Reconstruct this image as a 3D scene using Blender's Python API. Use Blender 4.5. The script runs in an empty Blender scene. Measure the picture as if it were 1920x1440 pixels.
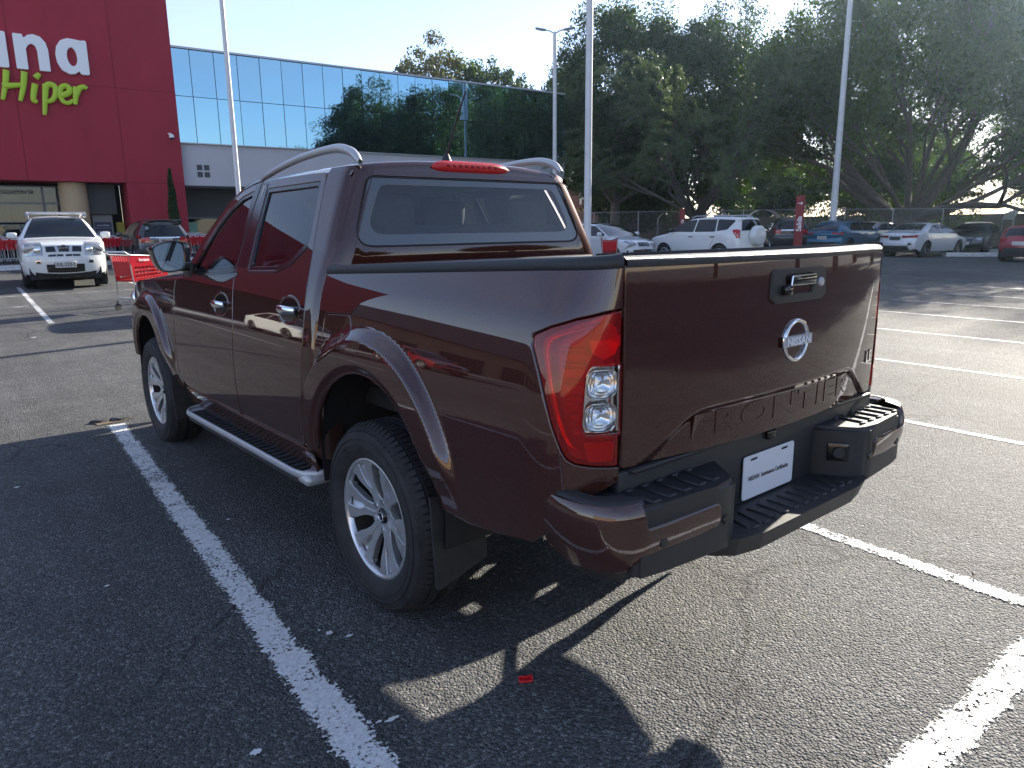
import bpy, bmesh, math, random
import numpy as np
from mathutils import Vector, Matrix
from mathutils.geometry import delaunay_2d_cdt

SC = bpy.context.scene
COL = SC.collection
R = math.radians
# ------------------------------------------------------------------ camera
cam_d = bpy.data.cameras.new('camera'); cam = bpy.data.objects.new('camera', cam_d); COL.objects.link(cam)
cam_d.sensor_width = 36.0; cam_d.lens = 36.0*1356.14/1920.0; cam_d.clip_start = .05; cam_d.clip_end = 3000
YAW, PITCH, ROLL = .6912, .2114, -.0119
_f = Vector((math.sin(YAW)*math.cos(PITCH), math.cos(YAW)*math.cos(PITCH), -math.sin(PITCH)))
_r = Vector((math.cos(YAW), -math.sin(YAW), 0)); _u = _r.cross(_f)
_r2 = _r*math.cos(ROLL)+_u*math.sin(ROLL); _u2 = _u*math.cos(ROLL)-_r*math.sin(ROLL)
cam.matrix_world = Matrix(((_r2.x,_u2.x,-_f.x,-2.1744),(_r2.y,_u2.y,-_f.y,-2.4201),(_r2.z,_u2.z,-_f.z,1.483),(0,0,0,1)))
SC.camera = cam
# ------------------------------------------------------------------ sky, sun, exposure
SUN_AZ = R(80.2)      # from +y (truck forward) towards +x (truck right)
SUN_EL = R(20.8)
world = bpy.data.worlds.new('World'); SC.world = world; world.use_nodes = True
wn = world.node_tree; wn.nodes.clear()
def _n(t, **k):
    n = wn.nodes.new(t)
    for a, b in k.items(): setattr(n, a, b)
    return n
sky = _n('ShaderNodeTexSky', sky_type='NISHITA', sun_disc=False, sun_elevation=SUN_EL, sun_rotation=SUN_AZ, altitude=1500.0, air_density=1.0, dust_density=.7, ozone_density=1.0)
tc = _n('ShaderNodeTexCoord'); mp = _n('ShaderNodeMapping'); mp.inputs['Scale'].default_value = (1.0, 1.0, 3.4)
n1 = _n('ShaderNodeTexNoise'); n1.inputs['Scale'].default_value = 2.1; n1.inputs['Detail'].default_value = 9.0; n1.inputs['Roughness'].default_value = .58; n1.inputs['Distortion'].default_value = .35
rp = _n('ShaderNodeValToRGB'); rp.color_ramp.elements[0].position = .42; rp.color_ramp.elements[1].position = .80
mixc = _n('ShaderNodeMix', data_type='RGBA', blend_type='MIX')
hsv = _n('ShaderNodeMix', data_type='RGBA', blend_type='ADD'); hsv.inputs[0].default_value = 1.0
mulf = _n('ShaderNodeMath', operation='MULTIPLY'); mulf.inputs[1].default_value = .60
bg = _n('ShaderNodeBackground'); bg.inputs['Strength'].default_value = .092
ow = _n('ShaderNodeOutputWorld')
L = wn.links.new
L(tc.outputs['Generated'], mp.inputs['Vector']); L(mp.outputs['Vector'], n1.inputs['Vector']); L(n1.outputs['Fac'], rp.inputs['Fac'])
L(rp.outputs['Color'], mulf.inputs[0]); L(mulf.outputs[0], mixc.inputs[0]); L(sky.outputs['Color'], mixc.inputs[6])
mixc.inputs[7].default_value = (2.7, 3.15, 3.75, 1)
hsv.blend_type = 'MULTIPLY'; hsv.inputs[7].default_value = (1.0, .91, .94, 1); L(mixc.outputs[2], hsv.inputs[6]); L(hsv.outputs[2], bg.inputs['Color']); L(bg.outputs['Background'], ow.inputs['Surface'])
sun_d = bpy.data.lights.new('sun', 'SUN'); sun_d.energy = 3.8; sun_d.angle = R(.53); sun_d.color = (1.0, .92, .79)
sun = bpy.data.objects.new('sun', sun_d); COL.objects.link(sun)
_sd = Vector((math.sin(SUN_AZ)*math.cos(SUN_EL), math.cos(SUN_AZ)*math.cos(SUN_EL), math.sin(SUN_EL)))
sun.rotation_euler = (-_sd).to_track_quat('-Z', 'Y').to_euler(); sun.location = (30, 0, 30)
vs = SC.view_settings; vs.view_transform = 'Standard'; vs.look = 'None'; vs.exposure = 1.86; vs.gamma = 1.0; vs.use_curve_mapping = False
SC.cycles.max_bounces = 8; SC.cycles.transparent_max_bounces = 16; SC.cycles.caustics_reflective = False; SC.cycles.caustics_refractive = False
SC.cycles.use_denoising = True
# ------------------------------------------------------------------ helpers: materials
MATS = {}
def nmat(name):
    m = bpy.data.materials.new(name); m.use_nodes = True; MATS[name] = m
    nt = m.node_tree; b = nt.nodes['Principled BSDF']
    return m, nt, b
def pmat(name, col, rough=.5, metal=0.0, coat=0.0, spec=.5, var=.0, vscale=8.0, bump=0.0, bscale=200.0, emit=None, estr=0.0, coatr=.03, rvar=0.0):
    m, nt, b = nmat(name)
    c = (*col, 1) if len(col) == 3 else col
    b.inputs['Base Color'].default_value = c; b.inputs['Roughness'].default_value = rough; b.inputs['Metallic'].default_value = metal
    b.inputs['Coat Weight'].default_value = coat; b.inputs['Coat Roughness'].default_value = coatr; b.inputs['Specular IOR Level'].default_value = spec
    if emit: b.inputs['Emission Color'].default_value = (*emit, 1); b.inputs['Emission Strength'].default_value = estr
    if var or bump or rvar:
        t = nt.nodes.new('ShaderNodeTexCoord')
    if var or rvar:
        n = nt.nodes.new('ShaderNodeTexNoise'); n.inputs['Scale'].default_value = vscale; n.inputs['Detail'].default_value = 6; n.inputs['Roughness'].default_value = .65
        nt.links.new(t.outputs['Object'], n.inputs['Vector'])
    if var:
        r = nt.nodes.new('ShaderNodeValToRGB'); r.color_ramp.elements[0].position = .3; r.color_ramp.elements[1].position = .7
        r.color_ramp.elements[0].color = (*[x*(1-var) for x in c[:3]], 1); r.color_ramp.elements[1].color = (*[min(1, x*(1+var)) for x in c[:3]], 1)
        nt.links.new(n.outputs['Fac'], r.inputs['Fac']); nt.links.new(r.outputs['Color'], b.inputs['Base Color'])
    if rvar:
        mr = nt.nodes.new('ShaderNodeMapRange'); mr.inputs['To Min'].default_value = max(0, rough-rvar); mr.inputs['To Max'].default_value = min(1, rough+rvar); mr.inputs['From Min'].default_value = .3; mr.inputs['From Max'].default_value = .7
        nt.links.new(n.outputs['Fac'], mr.inputs['Value']); nt.links.new(mr.outputs['Result'], b.inputs['Roughness'])
    if bump:
        n2 = nt.nodes.new('ShaderNodeTexNoise'); n2.inputs['Scale'].default_value = bscale; n2.inputs['Detail'].default_value = 3
        bp = nt.nodes.new('ShaderNodeBump'); bp.inputs['Strength'].default_value = bump; bp.inputs['Distance'].default_value = .01
        nt.links.new(t.outputs['Object'], n2.inputs['Vector']); nt.links.new(n2.outputs['Fac'], bp.inputs['Height']); nt.links.new(bp.outputs['Normal'], b.inputs['Normal'])
    return m
def glassmat(name, tint, ior=1.5, rough=0.0, refl=1.0):
    m = bpy.data.materials.new(name); m.use_nodes = True; MATS[name] = m
    nt = m.node_tree; nt.nodes.clear()
    o = nt.nodes.new('ShaderNodeOutputMaterial'); mx = nt.nodes.new('ShaderNodeMixShader'); fr = nt.nodes.new('ShaderNodeFresnel'); fr.inputs['IOR'].default_value = ior
    t = nt.nodes.new('ShaderNodeBsdfTransparent'); t.inputs['Color'].default_value = (*tint, 1)
    g = nt.nodes.new('ShaderNodeBsdfGlossy'); g.inputs['Roughness'].default_value = rough; g.inputs['Color'].default_value = (refl, refl, refl, 1)
    nt.links.new(fr.outputs[0], mx.inputs[0]); nt.links.new(t.outputs[0], mx.inputs[1]); nt.links.new(g.outputs[0], mx.inputs[2]); nt.links.new(mx.outputs[0], o.inputs['Surface'])
    return m
# ------------------------------------------------------------------ helpers: objects
def link(o, parent=None, label=None, cat=None, group=None, kind=None):
    COL.objects.link(o)
    if parent is not None: o.parent = parent
    tag(o, label, cat, group, kind)
    return o
def tag(o, label=None, cat=None, group=None, kind=None):
    if label: o['label'] = label
    if cat: o['category'] = cat
    if group: o['group'] = group
    if kind: o['kind'] = kind
    return o
def empty(name, loc=(0,0,0), rz=0.0, label=None, cat=None, group=None, scale=None):
    o = bpy.data.objects.new(name, None); o.location = loc; o.rotation_euler = (0,0,rz); o.empty_display_size = .2
    if scale: o.scale = (scale,)*3
    return link(o, None, label, cat, group)
def mobj(name, verts, faces, mat, parent=None, smooth=None, normals=None, **kw):
    """one mesh object; smooth = angle in degrees for smooth shading"""
    me = bpy.data.meshes.new(name); me.from_pydata([tuple(v) for v in verts], [], faces); me.update()
    if mat is not None: me.materials.append(MATS[mat] if isinstance(mat, str) else mat)
    if normals is not None:
        me.polygons.foreach_set('use_smooth', [True]*len(me.polygons)); me.normals_split_custom_set(normals)
    elif smooth is not None:
        me.polygons.foreach_set('use_smooth', [True]*len(me.polygons))
        if smooth < 180: me.set_sharp_from_angle(angle=R(smooth))
    o = bpy.data.objects.new(name, me)
    return link(o, parent, **kw)
def dup(o, name=None, parent=None):
    c = o.copy(); COL.objects.link(c); c.parent = parent
    for ch in list(o.children): dup(ch, None, c)
    return c
class MB:
    """collects shapes into one mesh"""
    def __init__(s): s.v = []; s.f = []
    def add(s, v, f):
        n = len(s.v); s.v += [tuple(x) for x in v]; s.f += [tuple(i+n for i in q) for q in f]; return s
    def box(s, c, d, rz=0.0, M=None):
        x, y, z = d[0]/2, d[1]/2, d[2]/2
        v = [Vector((i*x, j*y, k*z)) for i in (-1,1) for j in (-1,1) for k in (-1,1)]
        m = Matrix.Translation(c) @ (M if M is not None else Matrix.Rotation(rz, 4, 'Z'))
        return s.add([m @ p for p in v], [(0,1,3,2),(4,6,7,5),(0,4,5,1),(2,3,7,6),(0,2,6,4),(1,5,7,3)])
    def rbox(s, c, d, r=.01, seg=2, rz=0.0, M=None):
        bm = bmesh.new(); bmesh.ops.create_cube(bm, size=1.0)
        for v in bm.verts: v.co = Vector((v.co.x*d[0], v.co.y*d[1], v.co.z*d[2]))
        bmesh.ops.bevel(bm, geom=bm.edges[:], offset=min(r, .49*min(d)), segments=seg, profile=.5, affect='EDGES')
        m = Matrix.Translation(c) @ (M if M is not None else Matrix.Rotation(rz, 4, 'Z'))
        bm.verts.index_update(); v = [m @ q.co for q in bm.verts]; f = [[x.index for x in q.verts] for q in bm.faces]; bm.free()
        return s.add(v, f)
    def tube(s, pts, r, n=8, cap=True, radii=None, squash=None):
        pts = [Vector(p) for p in pts]; rings = []; up = Vector((0,0,1)); prev = None
        for i, p in enumerate(pts):
            d = (pts[min(i+1, len(pts)-1)]-pts[max(i-1, 0)]).normalized()
            if prev is None:
                a = d.cross(up) if abs(d.dot(up)) < .95 else d.cross(Vector((1,0,0)))
            else:
                a = prev-d*prev.dot(d)
            a.normalize(); b = d.cross(a); prev = a
            rr = radii[i] if radii else r
            sq = squash or (1, 1)
            rings.append([p+a*(rr*sq[0]*math.cos(2*math.pi*k/n))+b*(rr*sq[1]*math.sin(2*math.pi*k/n)) for k in range(n)])
        v = [q for rg in rings for q in rg]; f = []
        for i in range(len(rings)-1):
            for k in range(n):
                f.append((i*n+k, i*n+(k+1)%n, (i+1)*n+(k+1)%n, (i+1)*n+k))
        if cap: f += [tuple(range(n-1, -1, -1)), tuple(range((len(rings)-1)*n, len(rings)*n))]
        return s.add(v, f)
    def lathe(s, prof, n=32, axis='X', c=(0,0,0), closed=False):
        """prof: list of (r, h); spun round axis"""
        v = []; f = []
        for k in range(n):
            a = 2*math.pi*k/n; ca, sa = math.cos(a), math.sin(a)
            for r, h in prof:
                v.append({'X': (h, r*ca, r*sa), 'Y': (r*ca, h, r*sa), 'Z': (r*ca, r*sa, h)}[axis])
        m = len(prof)
        for k in range(n):
            k2 = (k+1) % n
            for i in range(m-1 if not closed else m):
                j = (i+1) % m
                f.append((k*m+i, k*m+j, k2*m+j, k2*m+i))
        return s.add([Vector(q)+Vector(c) for q in v], f)
    def prism(s, poly, h, M=None, flip=False):
        """2D polygon (x, y) extruded to z = h, then matrix M"""
        n = len(poly); v = [Vector((x, y, 0)) for x, y in poly]+[Vector((x, y, h)) for x, y in poly]
        f = [tuple(range(n-1, -1, -1)), tuple(range(n, 2*n))]+[(i, (i+1) % n, n+(i+1) % n, n+i) for i in range(n)]
        if M is not None: v = [M @ q for q in v]
        return s.add(v, f)
    def grid(s, P, close_u=False):
        """rows of equal-length 3D points"""
        m = len(P[0]); v = [q for row in P for q in row]; f = []
        for i in range(len(P)-1):
            for j in range(m-1): f.append((i*m+j, i*m+j+1, (i+1)*m+j+1, (i+1)*m+j))
        return s.add(v, f)
    def mirrored(s):
        q = MB(); q.v = [(-x, y, z) for x, y, z in s.v]; q.f = [tuple(reversed(t)) for t in s.f]; return q
    def build(s, name, mat, parent=None, smooth=40, fix=True, **kw):
        o = mobj(name, s.v, s.f, mat, parent, None, **kw)
        me = o.data
        if fix:
            bm = bmesh.new(); bm.from_mesh(me); bmesh.ops.recalc_face_normals(bm, faces=bm.faces[:]); bm.to_mesh(me); bm.free()
        if smooth is not None:
            me.polygons.foreach_set('use_smooth', [True]*len(me.polygons))
            if smooth < 180: me.set_sharp_from_angle(angle=R(smooth))
        return o
def sstep(a, b, x):
    t = (x-a)/(b-a); t = 0.0 if t < 0 else (1.0 if t > 1 else t); return t*t*(3-2*t)
class Spline:
    """natural cubic"""
    def __init__(s, X, Y):
        n = len(X); s.X = list(X); s.Y = list(Y); h = [X[i+1]-X[i] for i in range(n-1)]
        A = np.eye(n); b = np.zeros(n)
        for i in range(1, n-1):
            A[i, i-1:i+2] = h[i-1], 2*(h[i-1]+h[i]), h[i]; b[i] = 6*((Y[i+1]-Y[i])/h[i]-(Y[i]-Y[i-1])/h[i-1])
        s.M = list(np.linalg.solve(A, b)); s.h = h
    def __call__(s, x):
        X = s.X; x = min(max(x, X[0]), X[-1]); i = 0
        while i < len(X)-2 and x > X[i+1]: i += 1
        h = s.h[i]; a = (X[i+1]-x)/h; b = (x-X[i])/h
        return a*s.Y[i]+b*s.Y[i+1]+((a**3-a)*s.M[i]+(b**3-b)*s.M[i+1])*h*h/6
def catmull(pts, n=8, closed=False):
    pts = [Vector(p) for p in pts]; out = []; N = len(pts)
    for i in range(N if closed else N-1):
        if closed: p0, p1, p2, p3 = pts[i-1], pts[i], pts[(i+1) % N], pts[(i+2) % N]
        else: p0, p1, p2, p3 = pts[max(i-1, 0)], pts[i], pts[i+1], pts[min(i+2, N-1)]
        for k in range(n):
            t = k/n; out.append(.5*((2*p1)+(p2-p0)*t+(2*p0-5*p1+4*p2-p3)*t*t+(3*p1-p0-3*p2+p3)*t**3))
    if not closed: out.append(pts[-1])
    return out
def rpoly(pts, rad, seg=5):
    """polygon with rounded corners; rad one number or one per corner"""
    out = []; n = len(pts)
    for i in range(n):
        p = Vector(pts[i][:2]); a = Vector(pts[i-1][:2])-p; b = Vector(pts[(i+1) % n][:2])-p
        r = rad[i] if isinstance(rad, (list, tuple)) else rad
        la, lb = a.length, b.length; a.normalize(); b.normalize()
        d = max(-1, min(1, a.dot(b))); ang = math.acos(d)
        if r <= 0 or ang > 3.1: out.append((p.x, p.y)); continue
        t = min(r/math.tan(ang/2), la*.48, lb*.48); p0 = p+a*t; p1 = p+b*t
        for k in range(seg+1):
            u = k/seg; q = p0*(1-u)**2+p*2*u*(1-u)+p1*u*u; out.append((q.x, q.y))
    return out
def resample(poly, step):
    out = []; n = len(poly)
    for i in range(n):
        a = Vector(poly[i][:2]); b = Vector(poly[(i+1) % n][:2]); k = max(1, int(math.ceil((b-a).length/step)))
        for j in range(k): q = a+(b-a)*(j/k); out.append((q.x, q.y))
    # drop near duplicates
    o2 = []
    for q in out:
        if not o2 or abs(q[0]-o2[-1][0])+abs(q[1]-o2[-1][1]) > 1e-5: o2.append(q)
    if len(o2) > 2 and abs(o2[0][0]-o2[-1][0])+abs(o2[0][1]-o2[-1][1]) < 1e-5: o2.pop()
    return o2
def area2(poly):
    return .5*sum(poly[i-1][0]*poly[i][1]-poly[i][0]*poly[i-1][1] for i in range(len(poly)))
def offset(poly, d):
    """move a CCW polygon inwards by d (negative: outwards)"""
    n = len(poly); out = []
    for i in range(n):
        a = Vector(poly[i-1]); p = Vector(poly[i]); b = Vector(poly[(i+1) % n])
        t1 = (p-a); t2 = (b-p)
        if t1.length < 1e-9 or t2.length < 1e-9: out.append((p.x, p.y)); continue
        t1.normalize(); t2.normalize(); n1 = Vector((-t1.y, t1.x)); n2 = Vector((-t2.y, t2.x)); m = n1+n2
        if m.length < 1e-6: m = n1
        m.normalize(); k = d/max(.45, m.dot(n1)); q = p+m*k; out.append((q.x, q.y))
    return out
def _inside(px, py, poly):
    P = np.array(poly); x1, y1 = P[:, 0], P[:, 1]; x2, y2 = np.roll(x1, -1), np.roll(y1, -1)
    c = (y1[None] > py[:, None]) != (y2[None] > py[:, None])
    with np.errstate(divide='ignore', invalid='ignore'):
        xi = (x2-x1)[None]*(py[:, None]-y1[None])/(y2-y1)[None]+x1[None]
    return ((c & (px[:, None] < xi)).sum(1) % 2) == 1
def _dist(px, py, poly):
    P = np.array(poly); Q = np.roll(P, -1, 0); d = Q-P; l2 = (d**2).sum(1)+1e-12
    t = np.clip(((px[:, None]-P[None, :, 0])*d[None, :, 0]+(py[:, None]-P[None, :, 1])*d[None, :, 1])/l2[None], 0, 1)
    return np.sqrt((px[:, None]-P[None, :, 0]-t*d[None, :, 0])**2+(py[:, None]-P[None, :, 1]-t*d[None, :, 1])**2).min(1)
def panel(name, outline, F, mat, parent=None, out=(-1,0,0), res=.03, holes=(), depth=.02, bev=.003, mirror=False, lift=0.0, both=False, dense=None, **kw):
    """a sheet cut to a 2D outline (with holes), laid on the surface F(u, v), with rounded, turned-in edges.
    both=True makes the left one and its mirror image on the right."""
    out = Vector(out); st = res*.7
    ol = resample(outline, st)
    if area2(ol) < 0: ol.reverse()
    hs = []
    for h in holes:
        h = resample(h, st)
        if area2(h) < 0: h.reverse()
        hs.append(h)
    oi = offset(ol, bev); hi = [offset(h, -bev) for h in hs]
    P = np.array(ol); x0, y0 = P.min(0); x1, y1 = P.max(0)
    gx, gy = np.meshgrid(np.arange(x0+res*.5, x1, res), np.arange(y0+res*.5, y1, res*.87)); gx = gx.copy(); gx[1::2] += res*.5
    gx = gx.ravel(); gy = gy.ravel()
    if dense:
        (a, b, c, d), r2 = dense
        hx, hy = np.meshgrid(np.arange(a, b, r2), np.arange(c, d, r2)); hx = hx.ravel(); hy = hy.ravel()
        k = ~((gx > a) & (gx < b) & (gy > c) & (gy < d)); gx = np.concatenate([gx[k], hx]); gy = np.concatenate([gy[k], hy])
    if len(gx):
        k = _inside(gx, gy, oi)
        for h in hi: k &= ~_inside(gx, gy, h)
        gx, gy = gx[k], gy[k]
        if len(gx):
            k = _dist(gx, gy, oi) > st*.4
            for h in hi: k &= _dist(gx, gy, h) > st*.4
            gx, gy = gx[k], gy[k]
    pts = [Vector(q) for q in oi]; edges = [(i, (i+1) % len(oi)) for i in range(len(oi))]
    for h in hi:
        b = len(pts); pts += [Vector(q) for q in h]; edges += [(b+i, b+(i+1) % len(h)) for i in range(len(h))]
    nb = len(pts)
    pts += [Vector((float(a), float(b))) for a, b in zip(gx, gy)]
    vs2, _, fs, ov, _, _ = delaunay_2d_cdt(pts, edges, [], 0, 1e-7)
    cen = np.array([[(vs2[f[0]].x+vs2[f[1]].x+vs2[f[2]].x)/3, (vs2[f[0]].y+vs2[f[1]].y+vs2[f[2]].y)/3] for f in fs])
    keep = _inside(cen[:, 0], cen[:, 1], oi)
    for h in hi: keep &= ~_inside(cen[:, 0], cen[:, 1], h)
    fs = [f for f, k in zip(fs, keep) if k]
    e = .003
    def frame(u, v):
        p = Vector(F(u, v)); du = Vector(F(u+e, v))-Vector(F(u-e, v)); dv = Vector(F(u, v+e))-Vector(F(u, v-e))
        return p, du.cross(dv).normalized(), du.normalized(), dv.normalized()
    m = P.mean(0); sgn = 1.0
    best = min(range(len(vs2)), key=lambda i: (vs2[i].x-m[0])**2+(vs2[i].y-m[1])**2)
    if frame(vs2[best].x, vs2[best].y)[1].dot(out) < 0: sgn = -1.0
    V = []; N = []; faces = []; LN = []
    for q in vs2:
        p, n, _, _ = frame(q.x, q.y); n = n*sgn; V.append(p+n*lift); N.append(n)
    for f in fs:
        a, b, c = f
        if (V[b]-V[a]).cross(V[c]-V[a]).dot(N[a]) < 0: f = (a, c, b)
        faces.append(tuple(f)); LN += [N[i] for i in f]
    if depth > 0:
        inv = {}
        for i, o in enumerate(ov):
            for j in o: inv[j] = i
        loops = [(0, ol, 1)]; b = len(oi)
        for h in hs: loops.append((b, h, -1)); b += len(h)
        for b, lp, s in loops:
            n = len(lp); base = len(V); top = [inv.get(b+i, b+i) for i in range(n)]
            O = []
            for i in range(n):
                p, nn, du, dv = frame(*lp[i]); nn = nn*sgn
                o2 = (Vector(lp[i])-vs2[top[i]]); o3 = du*o2.x+dv*o2.y
                o3 = o3-nn*o3.dot(nn)
                if o3.length < 1e-9: o3 = Vector((0,0,1))
                o3.normalize(); O.append(o3)
                V.append(p+nn*(lift-bev)); N.append((nn+o3).normalized()); V.append(p+nn*(lift-max(depth, bev*1.5))); N.append(o3)
            for i in range(n):
                j = (i+1) % n
                for q in ((top[i], base+2*i, base+2*j, top[j]), (base+2*i, base+2*i+1, base+2*j+1, base+2*j)):
                    fn = (V[q[1]]-V[q[0]]).cross(V[q[2]]-V[q[0]])
                    if fn.dot(N[base+2*i]) < 0: q = tuple(reversed(q))
                    faces.append(q); LN += [N[x] for x in q]
    res_o = []
    if not mirror or both:
        res_o.append(mobj(name, V, faces, mat, parent, normals=LN, **kw))
    if mirror or both:
        V2 = [(-p.x, p.y, p.z) for p in V]; f2 = [tuple(reversed(f)) for f in faces]; l2 = []; k = 0
        for f in faces:
            l2 += [Vector((-n.x, n.y, n.z)) for n in reversed(LN[k:k+len(f)])]; k += len(f)
        res_o.append(mobj(name, V2, f2, mat, parent if not isinstance(parent, (list, tuple)) else parent[1], normals=l2, **kw))
    return res_o[0] if len(res_o) == 1 else res_o
def both(name, mb, mat, parent=None, smooth=40, **kw):
    return [mb.build(name, mat, parent, smooth, **kw), mb.mirrored().build(name, mat, parent, smooth, **kw)]
_fonts = {}
def text2d(body, size=1.0, bold=0.0, shear=0.0, spacing=1.0, xs=1.0, depth=0.0, res=4):
    """(verts, faces) of lettering lying in the x-y plane, centred on x, baseline y = 0"""
    key = (body, size, bold, shear, spacing, xs, depth, res)
    if key in _fonts: return _fonts[key]
    c = bpy.data.curves.new('lettering', 'FONT'); c.body = body; c.size = size; c.offset = bold; c.shear = shear; c.space_character = spacing
    c.align_x = 'CENTER'; c.extrude = depth/2; c.resolution_u = res
    o = bpy.data.objects.new('lettering', c); COL.objects.link(o); dg = bpy.context.evaluated_depsgraph_get()
    me = bpy.data.meshes.new_from_object(o.evaluated_get(dg))
    v = [(q.co.x*xs, q.co.y, q.co.z) for q in me.vertices]; f = [tuple(p.vertices) for p in me.polygons]
    bpy.data.objects.remove(o); bpy.data.curves.remove(c); bpy.data.meshes.remove(me)
    _fonts[key] = (v, f); return v, f
# ================================================================== ground, markings, kerbs
def gz(x, y):
    return .30*sstep(4.0, 24.0, y)
def make_asphalt():
    m, nt, b = nmat('asphalt'); N = nt.nodes.new; K = nt.links.new
    t = N('ShaderNodeTexCoord')
    def noise(sc, det=4, ro=.6):
        n = N('ShaderNodeTexNoise'); n.inputs['Scale'].default_value = sc; n.inputs['Detail'].default_value = det; n.inputs['Roughness'].default_value = ro; K(t.outputs['Object'], n.inputs['Vector']); return n
    v = N('ShaderNodeTexVoronoi'); v.inputs['Scale'].default_value = 105; v.inputs['Randomness'].default_value = 1.0; K(t.outputs['Object'], v.inputs['Vector'])
    v2 = N('ShaderNodeTexVoronoi'); v2.inputs['Scale'].default_value = 210; K(t.outputs['Object'], v2.inputs['Vector'])
    stone = N('ShaderNodeValToRGB'); e = stone.color_ramp.elements; e[0].position = .0; e[0].color = (.056,.058,.060,1); e[1].position = 1.0; e[1].color = (.25,.246,.238,1)
    for p, c in ((.55,(.096,.098,.098,1)),(.85,(.135,.133,.129,1))):
        q = e.new(p); q.color = c
    sep = N('ShaderNodeSeparateColor'); K(v.outputs['Color'], sep.inputs['Color']); K(sep.outputs[0], stone.inputs['Fac'])
    big = noise(.22, 5, .65); mid = noise(2.3, 5, .6); fine = noise(30, 3, .6)
    r1 = N('ShaderNodeMapRange'); r1.inputs['From Min'].default_value = .32; r1.inputs['From Max'].default_value = .68; r1.inputs['To Min'].default_value = .68; r1.inputs['To Max'].default_value = 1.26; K(big.outputs['Fac'], r1.inputs['Value'])
    r2 = N('ShaderNodeMapRange'); r2.inputs['From Min'].default_value = .3; r2.inputs['From Max'].default_value = .7; r2.inputs['To Min'].default_value = .82; r2.inputs['To Max'].default_value = 1.15; K(mid.outputs['Fac'], r2.inputs['Value'])
    mu = N('ShaderNodeMath'); mu.operation = 'MULTIPLY'; K(r1.outputs[0], mu.inputs[0]); K(r2.outputs[0], mu.inputs[1])
    mc = N('ShaderNodeMix'); mc.data_type = 'RGBA'; mc.blend_type = 'MULTIPLY'; mc.inputs[0].default_value = 1.0
    K(stone.outputs['Color'], mc.inputs[6]); K(mu.outputs[0], mc.inputs[7])
    # oil stains
    oil = noise(.9, 3, .5); ro = N('ShaderNodeValToRGB'); ro.color_ramp.elements[0].position = .66; ro.color_ramp.elements[1].position = .76; K(oil.outputs['Fac'], ro.inputs['Fac'])
    mo = N('ShaderNodeMix'); mo.data_type = 'RGBA'; mo.blend_type = 'MULTIPLY'; mo.inputs[7].default_value = (.62,.61,.60,1); K(ro.outputs['Color'], mo.inputs[0]); K(mc.outputs[2], mo.inputs[6])
    # fine cracks, and darker tyre tracks drawn out along the aisles
    wob = noise(1.7, 4, .6); wm = N('ShaderNodeMix'); wm.data_type = 'VECTOR'; wm.inputs[0].default_value = .28; K(t.outputs['Object'], wm.inputs[4]); K(wob.outputs['Color'], wm.inputs[5])
    cr = N('ShaderNodeTexVoronoi'); cr.feature = 'DISTANCE_TO_EDGE'; cr.inputs['Scale'].default_value = .55; K(wm.outputs[1], cr.inputs['Vector'])
    cm = N('ShaderNodeValToRGB'); cm.color_ramp.elements[0].position = .0; cm.color_ramp.elements[0].color = (1,1,1,1); cm.color_ramp.elements[1].position = .0065; cm.color_ramp.elements[1].color = (0,0,0,1); K(cr.outputs['Distance'], cm.inputs['Fac'])
    gate_ = noise(.35, 2, .5); gm = N('ShaderNodeMapRange'); gm.inputs['From Min'].default_value = .48; gm.inputs['From Max'].default_value = .56; K(gate_.outputs['Fac'], gm.inputs['Value'])
    cg = N('ShaderNodeMath'); cg.operation = 'MULTIPLY'; K(cm.outputs['Color'], cg.inputs[0]); K(gm.outputs[0], cg.inputs[1])
    mk = N('ShaderNodeMix'); mk.data_type = 'RGBA'; mk.blend_type = 'MULTIPLY'; mk.inputs[7].default_value = (.35,.35,.36,1); K(cg.outputs[0], mk.inputs[0]); K(mo.outputs[2], mk.inputs[6])
    tm = N('ShaderNodeMapping'); tm.inputs['Scale'].default_value = (2.2,.16,1); tm.inputs['Rotation'].default_value = (0,0,.22); K(t.outputs['Object'], tm.inputs['Vector'])
    tn = N('ShaderNodeTexNoise'); tn.inputs['Scale'].default_value = 1.0; tn.inputs['Detail'].default_value = 5; tn.inputs['Roughness'].default_value = .62; K(tm.outputs['Vector'], tn.inputs['Vector'])
    tr_ = N('ShaderNodeMapRange'); tr_.inputs['From Min'].default_value = .34; tr_.inputs['From Max'].default_value = .66; tr_.inputs['To Min'].default_value = .80; tr_.inputs['To Max'].default_value = 1.14; K(tn.outputs['Fac'], tr_.inputs['Value'])
    mt = N('ShaderNodeMix'); mt.data_type = 'RGBA'; mt.blend_type = 'MULTIPLY'; mt.inputs[0].default_value = 1.0; K(mk.outputs[2], mt.inputs[6]); K(tr_.outputs[0], mt.inputs[7])
    K(mt.outputs[2], b.inputs['Base Color']); b.inputs['Roughness'].default_value = .78; b.inputs['Specular IOR Level'].default_value = .42
    h1 = N('ShaderNodeMath'); h1.operation = 'MULTIPLY_ADD'; h1.inputs[1].default_value = -1.0; h1.inputs[2].default_value = 1.0; K(v.outputs['Distance'], h1.inputs[0])
    h2 = N('ShaderNodeMath'); h2.operation = 'MULTIPLY_ADD'; h2.inputs[1].default_value = .9; K(fine.outputs['Fac'], h2.inputs[0]); K(h1.outputs[0], h2.inputs[2])
    h3 = N('ShaderNodeMath'); h3.operation = 'MULTIPLY_ADD'; h3.inputs[1].default_value = -.35; K(v2.outputs['Distance'], h3.inputs[0]); K(h2.outputs[0], h3.inputs[2])
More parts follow.
